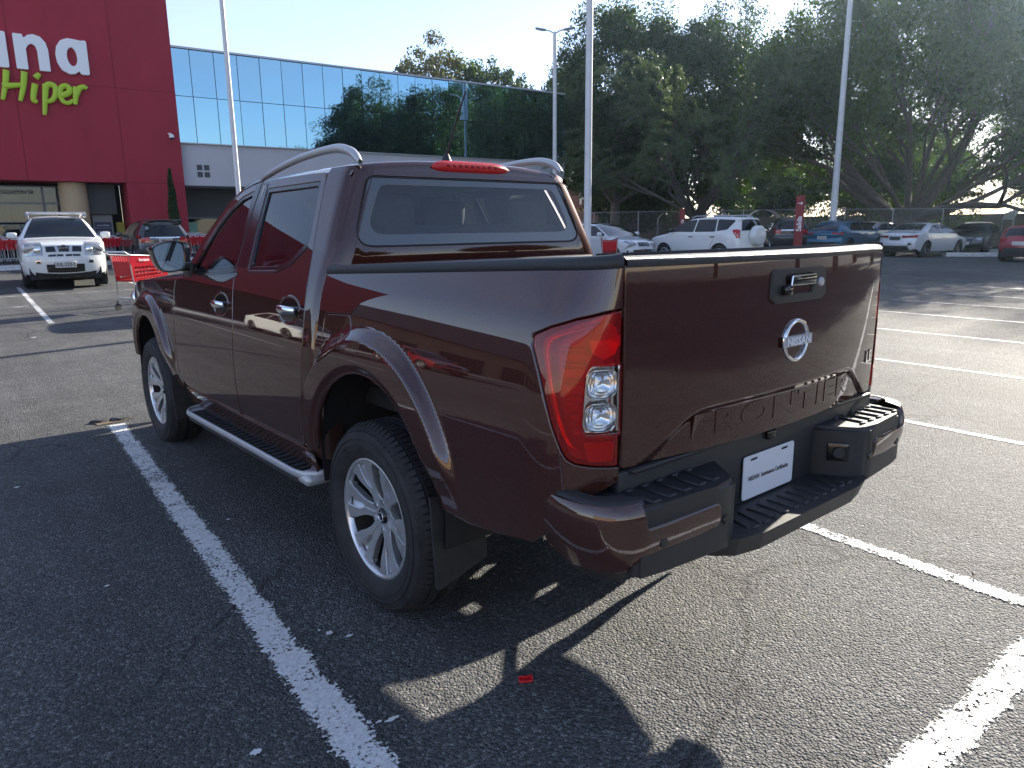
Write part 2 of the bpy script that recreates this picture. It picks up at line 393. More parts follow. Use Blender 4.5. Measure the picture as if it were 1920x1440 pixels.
    bp = N('ShaderNodeBump'); bp.inputs['Strength'].default_value = 1.0; bp.inputs['Distance'].default_value = .015; K(h3.outputs[0], bp.inputs['Height']); K(bp.outputs['Normal'], b.inputs['Normal'])
make_asphalt()
def make_roadpaint():
    m = bpy.data.materials.new('worn_white_paint'); m.use_nodes = True; MATS['worn_white_paint'] = m; nt = m.node_tree; N = nt.nodes.new; K = nt.links.new
    b = nt.nodes['Principled BSDF']; o = nt.nodes['Material Output']
    b.inputs['Roughness'].default_value = .6
    t = N('ShaderNodeTexCoord'); g = N('ShaderNodeNewGeometry'); uv = N('ShaderNodeUVMap')
    n1 = N('ShaderNodeTexNoise'); n1.inputs['Scale'].default_value = 9; n1.inputs['Detail'].default_value = 7; n1.inputs['Roughness'].default_value = .72
    n2 = N('ShaderNodeTexNoise'); n2.inputs['Scale'].default_value = 75; n2.inputs['Detail'].default_value = 4; n2.inputs['Roughness'].default_value = .7
    n3 = N('ShaderNodeTexNoise'); n3.inputs['Scale'].default_value = 1.1; n3.inputs['Detail'].default_value = 3
    for n in (n1, n2, n3): K(t.outputs['Object'], n.inputs['Vector'])
    sp = N('ShaderNodeSeparateXYZ'); K(uv.outputs['UV'], sp.inputs[0])
    # u runs 0..1 across the line: distance from the edge
    a = N('ShaderNodeMath'); a.operation = 'SUBTRACT'; a.inputs[1].default_value = .5; K(sp.outputs[0], a.inputs[0])
    ab = N('ShaderNodeMath'); ab.operation = 'ABSOLUTE'; K(a.outputs[0], ab.inputs[0])
    ed = N('ShaderNodeMapRange'); ed.inputs['From Min'].default_value = .22; ed.inputs['From Max'].default_value = .5; ed.inputs['To Min'].default_value = .0; ed.inputs['To Max'].default_value = .46; K(ab.outputs[0], ed.inputs['Value'])
    s1 = N('ShaderNodeMath'); s1.operation = 'MULTIPLY_ADD'; s1.inputs[1].default_value = .80; K(n1.outputs['Fac'], s1.inputs[0])
    s2 = N('ShaderNodeMath'); s2.operation = 'MULTIPLY_ADD'; s2.inputs[1].default_value = 1.15; K(n2.outputs['Fac'], s2.inputs[0]); K(s2.outputs[0], s1.inputs[2])
    s3 = N('ShaderNodeMath'); s3.operation = 'MULTIPLY_ADD'; s3.inputs[1].default_value = .35; K(n3.outputs['Fac'], s3.inputs[0]); K(ed.outputs[0], s3.inputs[2]); K(s3.outputs[0], s2.inputs[2])
    # wear grows with v (second uv coordinate holds the wear of that line)
    wv = N('ShaderNodeMath'); wv.operation = 'ADD'; K(s1.outputs[0], wv.inputs[0]); K(sp.outputs[1], wv.inputs[1])
    rp_ = N('ShaderNodeValToRGB'); rp_.color_ramp.elements[0].position = .618; rp_.color_ramp.elements[1].position = .640
    rp_.color_ramp.elements[0].color = (1,1,1,1); rp_.color_ramp.elements[1].color = (0,0,0,1); hf = N('ShaderNodeMath'); hf.operation = 'MULTIPLY'; hf.inputs[1].default_value = .5; K(wv.outputs[0], hf.inputs[0]); K(hf.outputs[0], rp_.inputs['Fac'])
    c = N('ShaderNodeValToRGB'); c.color_ramp.elements[0].color = (.80,.80,.79,1); c.color_ramp.elements[1].color = (.55,.55,.54,1); c.color_ramp.elements[0].position = .3; c.color_ramp.elements[1].position = .6; K(n2.outputs['Fac'], c.inputs['Fac']); K(c.outputs['Color'], b.inputs['Base Color'])
    bp = N('ShaderNodeBump'); bp.inputs['Strength'].default_value = .5; bp.inputs['Distance'].default_value = .004; K(n2.outputs['Fac'], bp.inputs['Height']); K(bp.outputs['Normal'], b.inputs['Normal'])
    tr = N('ShaderNodeBsdfTransparent'); mx = N('ShaderNodeMixShader'); K(rp_.outputs['Color'], mx.inputs[0]); K(tr.outputs[0], mx.inputs[1]); K(b.outputs[0], mx.inputs[2]); K(mx.outputs[0], o.inputs['Surface'])
make_roadpaint()
pmat('concrete', (.34,.33,.31), .85, var=.22, vscale=3, bump=.4, bscale=60)
pmat('kerb_paint', (.62,.62,.60), .7, var=.25, vscale=4, bump=.3, bscale=50)
pmat('soil', (.16,.11,.07), .95, var=.35, vscale=30, bump=.8, bscale=80)
xs = sorted(set([-400,-200,-120,-80,-50,-30,-15,-8,-4,0,4,8,15,30,50,80,120,200,400])); ys = [-400,-200,-100,-50,-20,-10,-5,0,4]+list(np.linspace(5,24,20))+[30,40,60,100,200,400]
m = MB(); m.grid([[(x, y, gz(x, y)) for x in xs] for y in ys]); m.build('parking_lot_ground', 'asphalt', None, 180, kind='structure')
def road_line(name, a, b, w, wear, label, group, n=None):
    """painted line between two ground points; u across, v carries the wear"""
    a = Vector(a); b = Vector(b); d = b-a; n = n or max(1, int(d.length/1.0)); t = d.normalized(); q = Vector((-t.y, t.x))
    V = []; F_ = []; U = []
    for i in range(n+1):
        c = a+d*(i/n)
        for s in (0, 1):
            p = c+q*(w*(s-.5)); V.append((p.x, p.y, gz(p.x, p.y)+.004))
    for i in range(n): F_.append((2*i, 2*i+2, 2*i+3, 2*i+1))
    o = mobj(name, V, F_, 'worn_white_paint', None, kind='structure')
    uvl = o.data.uv_layers.new(name='UVMap')
    for lp in o.data.loops: uvl.data[lp.index].uv = (lp.vertex_index % 2, wear)
    if o.data.polygons[0].normal.z < 0: o.data.flip_normals()
    return o
sl = .049
road_line('stall_line', (-1.42,-1.75), (-1.06,3.86), .185, .0, '', '')
road_line('stall_line', (1.062,-1.76), (1.44,3.9), .15, .03, '', '')
for k, x in enumerate((3.60,6.06,8.52,10.72,12.82,14.9,17.3,19.7)):
    road_line('stall_line', (x-.09,-1.75), (x+.17,3.95), .12, .03+.01*(k % 3), '', '')
road_line('stall_line', (-3.72,-1.70), (-3.48,3.9), .14, .03, '', '')
road_line('stall_line', (-6.1,-1.70), (-5.9,3.9), .14, .03, '', '')
road_line('stall_end_line', (-8,-1.56), (22,-2.46), .175, .0, '', '')
for x in (-7.6,-5.2,-2.75,-.31,2.12,4.55):
    road_line('stall_line', (x-.18,11.15), (x+.17,18.6), .15, .05, '', '')
road_line('aisle_line', (-9,15.98), (5,16.35), .09, .12, '', '')
# flakes of the same paint trodden about beside the left line
for k, (x, y, l, w) in enumerate(((-1.139,-.073,.045,.03),(-1.092,-.14,.05,.018),(-1.16,-.03,.02,.015),(-1.213,-.655,.075,.02),(-1.25,-.64,.04,.012),(-1.589,-.523,.05,.03),(-1.842,2.647,.06,.03),(-1.70,.9,.03,.02),(-1.05,1.3,.03,.02))):
    rr = random.Random(k); pts = [(x+l*.5*math.cos(a)*(.75*(.45+.55*abs(math.sin(2.3*j+k*1.7)))), y+w*.7*math.sin(a)*(.75*(.5+.5*abs(math.cos(1.9*j+k)))), .004) for j, a in enumerate([2*math.pi*q/17 for q in range(17)])]
    mobj('paint_flake', pts, [tuple(range(17))], 'kerb_paint_flake' if 'kerb_paint_flake' in MATS else pmat('kerb_paint_flake', (.66,.66,.65), .7), None, kind='structure')
# kerbs
def kerb(pts, w, h, name='kerb', mat='kerb_paint', base=0.0):
    m = MB(); rows = []
    for i, p in enumerate(pts):
        a = Vector(pts[max(i-1, 0)]); b = Vector(pts[min(i+1, len(pts)-1)]); t = (b-a).normalized(); q = Vector((-t.y, t.x)); c = Vector(p); z = gz(*p)+base
        rows.append([(*(c-q*w/2), z-.05), (*(c-q*(w/2-.005)), z+h-.02), (*(c-q*(w/2-.025)), z+h), (*(c+q*(w/2-.025)), z+h), (*(c+q*(w/2-.005)), z+h-.02), (*(c+q*w/2), z-.05)])
    m.grid(rows); return m.build(name, mat, None, 50, kind='structure')
kerb([(-14,24.0),(-6,25.0),(.3,27.6),(4,29.2),(8,31.0),(13,32.0),(30,31.0)], .18, .15)
m = MB(); m.add([(-60,37.5,.40),(-14,24.1,.40),(-6,25.1,.40),(.3,27.7,.40),(4,29.3,.40),(8,31.1,.40),(13,32.1,.40),(30,31.1,.40),(40,40,.40),(-60,46,.40)], [tuple(range(10))]); m.build('pavement', 'concrete', None, None, kind='structure')
kerb([(33.2,10.3),(33.9,9.6),(35.2,8.5),(36.4,7.6)], .30, .17)
kerb([(38.0,30),(38.5,20),(39.2,12),(40.5,4),(42,-12)], .2, .15)
# ground beyond the fence
pmat('dry_earth', (.115,.10,.075), .95, var=.3, vscale=1.5, bump=.5, bscale=20)
# pothole and scraps by the end of the left stall line
random.seed(3)
m = MB(); pts = [(-1.075+.14*math.cos(a)*(1+.25*math.sin(3*a+1)), 3.985+.085*math.sin(a)*(1+.3*math.cos(2*a))) for a in [2*math.pi*k/22 for k in range(22)]]
m.add([(x, y, .005) for x, y in pts], [tuple(range(22))]); m.build('dirt_patch', 'soil', None, None, kind='structure')
for cx, cy, r in ((-1.135,4.03,.055),(-.985,4.01,.075)):
    m = MB(); ring = []
    for j, (s, z) in enumerate(((1.25,.002),(1.05,.020),(.8,.026),(.4,.022),(.02,.024))):
        ring.append([(cx+r*s*math.cos(a)*(1+.22*math.sin(2*a+cx*9)+.12*math.sin(5*a)), cy+.62*r*s*math.sin(a), z) for a in [2*math.pi*k/18 for k in range(19)]])
    m.grid(ring); m.build('asphalt_lump', 'asphalt', None, 60, label='dark broken lump of asphalt %s end of the painted line' % ('at the left of the' if cx < -1.1 else 'nearer the front tyre at the'), cat='rubble', group='loose asphalt lumps')
# bits of litter
pmat('red_plastic', (.55,.012,.02), .35)
pmat('scrap_white', (.72,.72,.70), .7)
m = MB(); m.rbox((0,0,.006), (.062,.030,.012), .003, 1); m.rbox((.031,.008,.012), (.006,.034,.022), .002, 1); m.rbox((-.002,.014,.014), (.06,.004,.012), .0015, 1)
o = m.build('plastic_clip', 'red_plastic', None, 40, label='small red plastic clip lying on the shaded asphalt', cat='litter'); o.scale = (.72,.72,.72); o.location = (-.772,-.778,.001); o.rotation_euler = (0,0,-.55)
scr = [((-.62,13.9),.34,.07,.1,'long white paper scrap in front of the white parked car'),((.30,7.05),.26,.06,.3,'pale scrap of paper on sunny asphalt beyond the front tyre'),((-.92,9.6),.10,.05,.2,'tiny pale scrap on sunny asphalt at the left'),((1.15,-1.48),.035,.016,.9,'small bent leaf by the lower right parking line')]
for (x, y), l, w, rz, lb in scr:
    m = MB(); rr = random.Random(int(x*100)); pts = [(l*.5*math.cos(a)*rr.uniform(.7,1), w*.5*math.sin(a)*rr.uniform(.6,1)) for a in [2*math.pi*k/11 for k in range(11)]]
    m.add([(a, b, .008+.012*abs(math.sin(a*20/l*.2))) for a, b in pts]+[(0,0,.014)], [(i, (i+1) % 11, 11) for i in range(11)])
    o = m.build('litter_scrap', 'scrap_white' if l > .05 else 'soil', None, None, label=lb, cat='litter'); o.location = (x, y, gz(x, y)); o.rotation_euler = (0,0,rz)
# ================================================================== the store
def stucco(name, col, var=.10, bump=.35):
    m, nt, b = nmat(name); N = nt.nodes.new; K = nt.links.new
    t = N('ShaderNodeTexCoord'); n = N('ShaderNodeTexNoise'); n.inputs['Scale'].default_value = .55; n.inputs['Detail'].default_value = 8; n.inputs['Roughness'].default_value = .68
    mp_ = N('ShaderNodeMapping'); mp_.inputs['Scale'].default_value = (1,1,.45); K(t.outputs['Object'], mp_.inputs['Vector']); K(mp_.outputs['Vector'], n.inputs['Vector'])
    r = N('ShaderNodeValToRGB'); r.color_ramp.elements[0].position = .3; r.color_ramp.elements[1].position = .72
    r.color_ramp.elements[0].color = (*[c*(1-var) for c in col], 1); r.color_ramp.elements[1].color = (*[min(1, c*(1+var)) for c in col], 1)
    K(n.outputs['Fac'], r.inputs['Fac']); K(r.outputs['Color'], b.inputs['Base Color']); b.inputs['Roughness'].default_value = .82
    n2 = N('ShaderNodeTexNoise'); n2.inputs['Scale'].default_value = 45; n2.inputs['Detail'].default_value = 3; K(t.outputs['Object'], n2.inputs['Vector'])
    bp = N('ShaderNodeBump'); bp.inputs['Strength'].default_value = bump; bp.inputs['Distance'].default_value = .01; K(n2.outputs['Fac'], bp.inputs['Height']); K(bp.outputs['Normal'], b.inputs['Normal'])
stucco('red_stucco', (.33,.024,.044), .13)
stucco('pale_stucco', (.50,.49,.51), .08)
stucco('beige_stucco', (.42,.31,.19), .10)
stucco('tan_stucco', (.40,.27,.17), .10)
stucco('grey_fascia', (.17,.18,.19), .12)
pmat('dark_panel', (.055,.058,.062), .55, var=.08, vscale=2)
pmat('joint', (.12,.010,.016), .9)
pmat('frame_metal', (.17,.175,.18), .45, .5)
pmat('shop_dark', (.020,.020,.022), .9)
pmat('poster_blue', (.012,.016,.085), .4); pmat('poster_green', (.20,.42,.30), .5); pmat('poster_yellow', (.42,.40,.06), .5); pmat('paper_grey', (.30,.30,.29), .6)
pmat('sign_white', (.84,.85,.87), .45); pmat('sign_lime', (.42,.60,.03), .45)
pmat('pale_letters', (.55,.55,.52), .5)
glassmat('shop_glass', (.55,.58,.58), 1.6)
def make_mirror_glass():
    m, nt, b = nmat('facade_glass'); N = nt.nodes.new; K = nt.links.new
    b.inputs['Base Color'].default_value = (.27,.47,.60,1); b.inputs['Metallic'].default_value = 1.0; b.inputs['Roughness'].default_value = .015
    t = N('ShaderNodeTexCoord'); n = N('ShaderNodeTexNoise'); n.inputs['Scale'].default_value = .55; n.inputs['Detail'].default_value = 1.5; K(t.outputs['Object'], n.inputs['Vector'])
    bp = N('ShaderNodeBump'); bp.inputs['Strength'].default_value = .12; bp.inputs['Distance'].default_value = .05; K(n.outputs['Fac'], bp.inputs['Height']); K(bp.outputs['Normal'], b.inputs['Normal'])
make_mirror_glass()
FO, FR = (9.05, 36.28), -.0798
ST = empty('supermarket_building', (FO[0], FO[1], .30), FR, 'tall crimson stucco supermarket front with large white and lime sign letters', 'building')
H = 11.9; D_ = 18.0; CAN = 3.53; XL = -30.0
m = MB()
m.add([(XL,0,CAN),(-2.56,0,CAN),(-2.56,0,-.3),(0,0,-.3),(0,0,H),(XL,0,H)], [(0,1,2,3,4,5)])
m.add([(0,0,-.3),(0,D_,-.3),(0,D_,H),(0,0,H)], [(0,1,2,3)]); m.add([(XL,0,H),(0,0,H),(0,D_,H),(XL,D_,H)], [(0,1,2,3)])
m.add([(-2.56,0,-.3),(-2.56,2.6,-.3),(-2.56,2.6,CAN),(-2.56,0,CAN)], [(0,1,2,3)]); m.add([(XL,0,CAN),(-2.56,0,CAN),(-2.56,2.6,CAN),(XL,2.6,CAN)], [(0,1,2,3)])
wall = m.build('wall', 'red_stucco', ST, None, fix=False)
for x0, x1, z0, z1 in ((XL,0,7.74,7.76),(-2.565,-2.545,CAN,H),(-6.47,-6.45,CAN,H),(-10.3,-10.28,CAN,H),(-14.2,-14.18,CAN,H),(-2.55,0,CAN-.01,CAN+.01)):
    m = MB(); m.box(((x0+x1)/2,.0,(z0+z1)/2), (x1-x0,.008,z1-z0)); m.build('wall_joint', 'joint', wall)
# recessed shop front under the overhang
m = MB(); m.box(((XL-2.56)/2,2.7,1.6), (-2.56-XL,.1,3.9)); m.build('recess_back', 'shop_dark', ST)
m = MB(); m.box((-4.80-.02,1.5,2.9), (2.9,.02,.0)); 
for (x0, x1, z0, z1) in ((-7.95,-5.95,2.62,3.35),(-7.95,-5.95,1.75,2.58),(-5.88,-5.28,2.62,3.35),(-5.88,-5.28,1.62,2.58),(-9.9,-8.0,2.62,3.35),(-9.9,-8.0,1.75,2.58),(-7.9,-6.98,-.1,1.62),(-6.9,-6.02,-.1,1.62),(-5.88,-5.28,-.1,1.58),(-8.9,-8.0,-.1,1.62),(-9.85,-8.95,-.1,1.62)):
    f = MB(); t_ = .05
    for bx in (((x0+x1)/2,z0,x1-x0+.05,t_),((x0+x1)/2,z1,x1-x0+.05,t_)): f.box((bx[0],1.62,bx[1]), (bx[2],.07,bx[3]))
    for xx in (x0, x1): f.box((xx,1.622,(z0+z1)/2), (t_,.066,z1-z0))
    fr_ = f.build('shop_window', 'frame_metal', ST)
    g = MB(); g.box(((x0+x1)/2,1.63,(z0+z1)/2), (x1-x0,.012,z1-z0)); g.build('pane', 'shop_glass', fr_)
for x0, x1, z0, z1, mt in ((-7.7,-6.9,2.65,3.0,'paper_grey'),(-7.75,-7.3,1.8,2.5,'paper_grey'),(-7.2,-6.1,1.8,2.55,'paper_grey'),(-5.86,-5.6,1.0,2.5,'paper_grey')):
    m = MB(); m.box(((x0+x1)/2,1.75,(z0+z1)/2), (x1-x0,.02,z1-z0)); m.build('window_poster', mt, ST)
v, f = text2d('Paqueteria', .34, .004); o = mobj('window_lettering', [(-6.98+x, 1.57, 3.02+y) for x, y, z in v], f, 'ink_dark' if 'ink_dark' in MATS else pmat('ink_dark', (.02,.02,.02), .5), ST)
m = MB(); m.lathe([(.58,-.3),(.58,CAN-.02)], 40, 'Z', (-4.74,.85,0)); m.build('column', 'beige_stucco', ST, 60)
m = MB(); m.rbox((-3.55,1.25,2.80), (1.20,.10,1.42), .01, 1); m.build('roller_cover', 'dark_panel', ST)
m = MB(); m.box((-3.6,1.50,.9), (.86,.04,2.35)); m.build('kiosk_window', 'frame_metal', ST)
m = MB(); m.box((-3.6,1.47,1.60), (.72,.02,.26)); m.box((-3.6,1.47,.95), (.72,.02,.96)); PO = m.build('promotion_poster', 'poster_blue', ST)
for body, z, sz in (('¡GOTA',1.18,.19),('GANAR!',.98,.19),('promociones',1.55,.10),('en tienda',.70,.09)):
    v, f = text2d(body, sz, .003); mobj('poster_lettering', [(-3.6+x, 1.455, z+y) for x, y, z_ in v], f, 'pale_letters', PO)
m = MB(); m.box((-2.80,1.9,1.25), (.36,.03,.95)); m.build('yellow_poster', 'poster_yellow', ST)
# letters of the sign: each letter is a solid of its own
LET = {'n': ([(0,0),(0,.98),(.27,.98),(.30,.87),(.42,.97),(.58,1.01),(.78,.96),(.92,.81),(.97,.60),(.97,0),(.65,0),(.65,.55),(.61,.69),(.51,.74),(.41,.70),(.33,.58),(.33,0)], []),
       'a': ([(.97,1.01),(.97,.0),(.70,0),(.665,.10),(.53,0),(.36,-.02),(.14,.08),(.02,.30),(0,.52),(.05,.75),(.19,.93),(.40,1.01),(.60,1.0),(.80,.98)], [[(.49+.155*math.cos(a), .49+.27*math.sin(a)) for a in [2*math.pi*k/20 for k in range(20)]]]),
       'i': ([(0,0),(0,.98),(.33,.98),(.33,0)], []),
       'o': ([(.5+.5*math.cos(a), .5+.52*math.sin(a)) for a in [2*math.pi*k/32 for k in range(32)]], [[(.5+.17*math.cos(a), .5+.26*math.sin(a)) for a in [2*math.pi*k/20 for k in range(20)]]]),
       'r': ([(0,0),(0,.98),(.27,.98),(.31,.82),(.45,.98),(.62,1.0),(.62,.68),(.45,.66),(.34,.52),(.33,0)], []),
       'S': ([(.05,.12),(.30,-.02),(.60,0),(.85,.16),(.90,.42),(.75,.66),(.48,.82),(.38,.95),(.45,1.08),(.60,1.10),(.80,1.02),(.88,1.28),(.60,1.40),(.30,1.36),(.08,1.15),(.06,.90),(.22,.68),(.48,.52),(.56,.40),(.48,.28),(.32,.28),(.12,.40)], [])}
SG = empty('store_name_sign', (FO[0], FO[1], .30), FR, 'large white raised letters ending in ana on the crimson wall', 'sign')
X = -4.78
for ch in 'anairoS':
    w = {'i': .33, 'r': .62, 'S': .9}.get(ch, .97)*1.28
    ol, hs = LET[ch]; x0 = X if ch == 'a' and X > -5 else X
    sm = [(q.x, q.y) for q in catmull([(a, b, 0) for a, b in ol], 4, True)] if ch in 'oS' else rpoly(ol, .07 if ch == 'a' else .03, 4)
    panel('sign_letter', [(a*1.28, b*1.45) for a, b in sm], lambda u, v_, x0=x0: (x0+u, -.16, 8.16+v_), 'sign_white', SG, out=(0,-1,0), res=.35, holes=[[(a*1.28, b*1.45) for a, b in h] for h in hs], depth=.15, bev=.015)
    X -= {'a': 1.50, 'n': 1.50, 'i': 1.0, 'r': 1.5, 'o': 1.4}.get(ch, 1.4)
    if ch == 'a' and False: pass
SH = empty('store_format_sign', (FO[0], FO[1], .30), FR, 'lime green script lettering reading Híper below the white sign', 'sign')
LS = 1.22
strokes = {'H': [[(.20,1.0),(.13,.55),(.0,.0)],[(.66,1.0),(.58,.5),(.45,.0)],[(.04,.46),(.3,.50),(.60,.56)]], 'í': [[(.90,.62),(.83,.30),(.80,.06),(.90,.02)],[(.93,.82),(1.06,.98)]],
           'p': [[(1.18,.64),(1.12,.2),(1.04,-.42)],[(1.14,.50),(1.26,.64),(1.40,.60),(1.43,.42),(1.34,.16),(1.20,.06),(1.10,.12)]],
           'e': [[(1.56,.30),(1.74,.38),(1.82,.52),(1.74,.64),(1.60,.58),(1.53,.36),(1.58,.12),(1.72,.05),(1.88,.16)]], 'r': [[(2.00,.64),(1.96,.3),(1.92,.02)],[(1.98,.36),(2.08,.58),(2.22,.66),(2.30,.60)]]}
for ch, st_ in strokes.items():
    m = MB()
    for k, s in enumerate(st_):
        c = catmull([(-6.96+a*LS*1.15, -.10-.012*k, 6.84+b*LS) for a, b in s], 6); n = len(c)
        m.tube(c, .13, 10, radii=[.135*LS*.80*(1-.40*(i/(n-1))**2) for i in range(n)], squash=(.62,1.0) if False else None)
    m.v = [(x, -.10+(y+.10)*.55, z) for x, y, z in m.v]
    m.build('sign_letter', 'sign_lime', SH, 60)
# dome camera on the wall
SCm = empty('security_camera', (FO[0]-.48*math.cos(FR), FO[1]-.48*math.sin(FR), 6.03), FR, 'small white dome camera fixed to the crimson wall', 'camera')
m = MB(); m.tube([(0,0,.12),(0,-.14,.12),(.05,-.26,.06)], .045, 10); m.build('bracket', 'sign_white', SCm)
m = MB(); m.lathe([(0,.09),(.09,.06),(.115,0),(.11,-.08)], 18, 'Z', (.06,-.28,0)); m.build('hood', 'sign_white', SCm, 60)
m = MB(); m.lathe([(.09,-.08),(.075,-.14),(.03,-.175),(0,-.18)], 18, 'Z', (.06,-.28,0)); m.build('dome', 'shop_dark', SCm, 60)
# ---------------- glass-fronted block
GB = empty('glass_building', (FO[0], FO[1], .30), FR, 'low office block faced with two rows of blue mirror glass panes', 'building')
GX, NC = 24.3, 22; cw = (GX+.27)/NC; DY = .25
m = MB(); m.add([(.0,DY+.02,3.48),(GX,DY+.02,3.48),(GX,DY+.02,5.47),(0,DY+.02,5.47)], [(0,1,2,3)]); m.add([(GX,DY+.02,-.3),(GX,14,-.3),(GX,14,9.86),(GX,DY+.02,9.86)], [(0,1,2,3)])
m.add([(0,DY+.02,3.48),(GX,DY+.02,3.48),(GX,2.6,3.48),(0,2.6,3.48)], [(0,1,2,3)]); m.add([(0,DY,9.84),(GX,DY,9.84),(GX,14,9.84),(0,14,9.84)], [(0,1,2,3)])
lw = m.build('wall', 'pale_stucco', GB, None, fix=False)
m = MB(); m.box((GX/2,2.6,1.6), (GX,.1,3.9)); m.build('recess_back', 'dark_panel', GB)
m = MB(); m.box((GX/2,DY+.10,7.66), (GX,.08,4.40)); m.build('frame_back', 'shop_dark', GB)
m = MB(); m.box((GX/2,DY-.02,9.90), (GX,.16,.09)); m.build('parapet_trim', 'silver_rail' if 'silver_rail' in MATS else pmat('silver_rail', (.45,.47,.5), .4, .7), GB)
m = MB(); m.box((GX/2,DY-.03,5.50), (GX,.12,.05)); m.build('sill_trim', 'silver_rail', GB)
random.seed(5)
for r_ in range(2):
    z0, z1 = ((5.53,7.67),(7.70,9.84))[r_]
    for c_ in range(NC):
        x0 = -.25+c_*cw; x0_ = max(x0, .02); x1 = min(x0+cw-.03, GX-.02); tx, tz = random.gauss(0,.0038), random.gauss(0,.0038)
        me_v = [(x, DY+(x-x0)*tx+(z-z0)*tz, z) for x, z in ((x0_,z0),(x1,z0),(x1,z1),(x0_,z1))]
        m = MB(); m.add(me_v+[(x, y+.03, z) for x, y, z in me_v], [(0,1,2,3),(7,6,5,4),(0,4,5,1),(1,5,6,2),(2,6,7,3),(3,7,4,0)]); m.build('pane', 'facade_glass', GB, None, fix=False)
for i in range(2):
    for j in range(2):
        m = MB(); m.box((.83+.34*i,DY+.012,4.02+.34*j), (.25,.02,.25)); m.build('wall_vent', 'dark_panel', lw)
for k, x in enumerate(np.arange(.4,22,2.4)):
    f_ = MB(); f_.box((x+.6,2.5,1.95), (2.2,.06,.06)); f_.box((x-.45,2.5,.9), (.06,.06,2.1)); f_.box((x+1.65,2.5,.9), (.06,.06,2.1)); w_ = f_.build('shop_window', 'frame_metal', GB)
    g = MB(); g.box((x+.6,2.51,.9), (2.05,.02,2.0)); g.build('pane', 'shop_glass', w_)
m = MB(); m.box((.70,2.44,1.15), (.46,.02,1.15)); P8 = m.build('window_poster', 'poster_green', GB)
v, f = text2d('08', .32, .01); mobj('poster_lettering', [(.70+x, 2.42, .95+y) for x, y, z in v], f, 'pale_letters', P8)
# ---------------- long wing of the centre, left of the frame (mirrored in the truck's flank)
LW = empty('shopping_wing', (FO[0], FO[1], .30), FR, 'long low shopping wing left of the store mirrored in the truck flank', 'building')
m = MB(); m.box((-80.2,9.5,1.8), (100,18,4.2)); m.build('wall', 'tan_stucco', LW)
m = MB(); m.box((-80.2,9.2,5.2), (100.2,18.6,2.6)); m.build('fascia', 'grey_fascia', LW)
for k in range(14):
    x = -34-6.5*k; m = MB(); m.box((x,.46,1.2), (4.4,.1,2.6)); m.build('shop_window', 'shop_dark', LW)
SW = empty('side_wing', (-42,-35,0), 0, 'sunlit tan building behind the camera mirrored in the tail lamp corner', 'building')
m = MB(); m.box((-6,0,3.0), (12,64,6.0)); m.build('wall', 'tan_stucco', SW)
m = MB(); m.box((-5.9,0,6.3), (12.4,64.4,.6)); m.build('parapet', 'grey_fascia', SW)
# ---------------- street side on the right
PB = empty('chicken_shop', (45.0,43.5,0), R(-46), 'small mauve shop with white POLLO lettering beyond the trees', 'building')
pmat('mauve_wall', (.22,.13,.12), .8, var=.15, vscale=1.5)
m = MB(); m.box((0,3,2.5), (16,6,5.0)); m.build('wall', 'mauve_wall', PB)
m = MB(); m.box((0,-.1,5.1), (16.4,.5,.35)); m.build('eave', 'sign_white', PB)
m = MB(); m.box((0,-.06,3.0), (16.0,.12,.25)); m.build('awning', 'beige_stucco', PB)
v, f = text2d('POLLO  F', 1.35, .04); mobj('sign_lettering', [(x-3.2, -.10, 3.55+y) for x, y, z in v], f, 'sign_white', PB)
# ================================================================== trees, hedges
def leafmat(name, c0, c1, trans=.35):
    m = bpy.data.materials.new(name); m.use_nodes = True; MATS[name] = m; nt = m.node_tree; nt.nodes.clear(); N = nt.nodes.new; K = nt.links.new
    o = N('ShaderNodeOutputMaterial'); d = N('ShaderNodeBsdfPrincipled'); t = N('ShaderNodeBsdfTranslucent'); mx = N('ShaderNodeMixShader'); mx.inputs[0].default_value = trans
    d.inputs['Roughness'].default_value = .5; d.inputs['Specular IOR Level'].default_value = .35
    g = N('ShaderNodeNewGeometry'); r = N('ShaderNodeValToRGB'); r.color_ramp.elements[0].color = (*c0, 1); r.color_ramp.elements[1].color = (*c1, 1)
    tc_ = N('ShaderNodeTexCoord'); n = N('ShaderNodeTexNoise'); n.inputs['Scale'].default_value = .45; n.inputs['Detail'].default_value = 3; K(tc_.outputs['Object'], n.inputs['Vector'])
    a = N('ShaderNodeMath'); a.operation = 'MULTIPLY_ADD'; a.inputs[1].default_value = .45; K(g.outputs['Random Per Island'], a.inputs[0])
    b_ = N('ShaderNodeMapRange'); b_.inputs['From Min'].default_value = .3; b_.inputs['From Max'].default_value = .7; b_.inputs['To Max'].default_value = .55; K(n.outputs['Fac'], b_.inputs['Value']); K(b_.outputs[0], a.inputs[2]); K(a.outputs[0], r.inputs['Fac'])
    K(r.outputs['Color'], d.inputs['Base Color'])
    br = N('ShaderNodeMix'); br.data_type = 'RGBA'; br.blend_type = 'MULTIPLY'; br.inputs[0].default_value = 1; br.inputs[7].default_value = (1.5,1.7,.55,1); K(r.outputs['Color'], br.inputs[6]); K(br.outputs[2], t.inputs['Color'])
    K(d.outputs[0], mx.inputs[1]); K(t.outputs[0], mx.inputs[2]); K(mx.outputs[0], o.inputs['Surface'])
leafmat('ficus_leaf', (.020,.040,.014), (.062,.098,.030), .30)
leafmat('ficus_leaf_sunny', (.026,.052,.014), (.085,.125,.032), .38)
leafmat('feather_leaf', (.060,.088,.044), (.125,.155,.080), .30)
leafmat('olive_leaf', (.065,.070,.025), (.13,.12,.05), .3)
leafmat('hedge_leaf', (.030,.060,.015), (.10,.15,.035), .35)
pmat('bark', (.13,.115,.10), .9, var=.35, vscale=6, bump=.8, bscale=25)
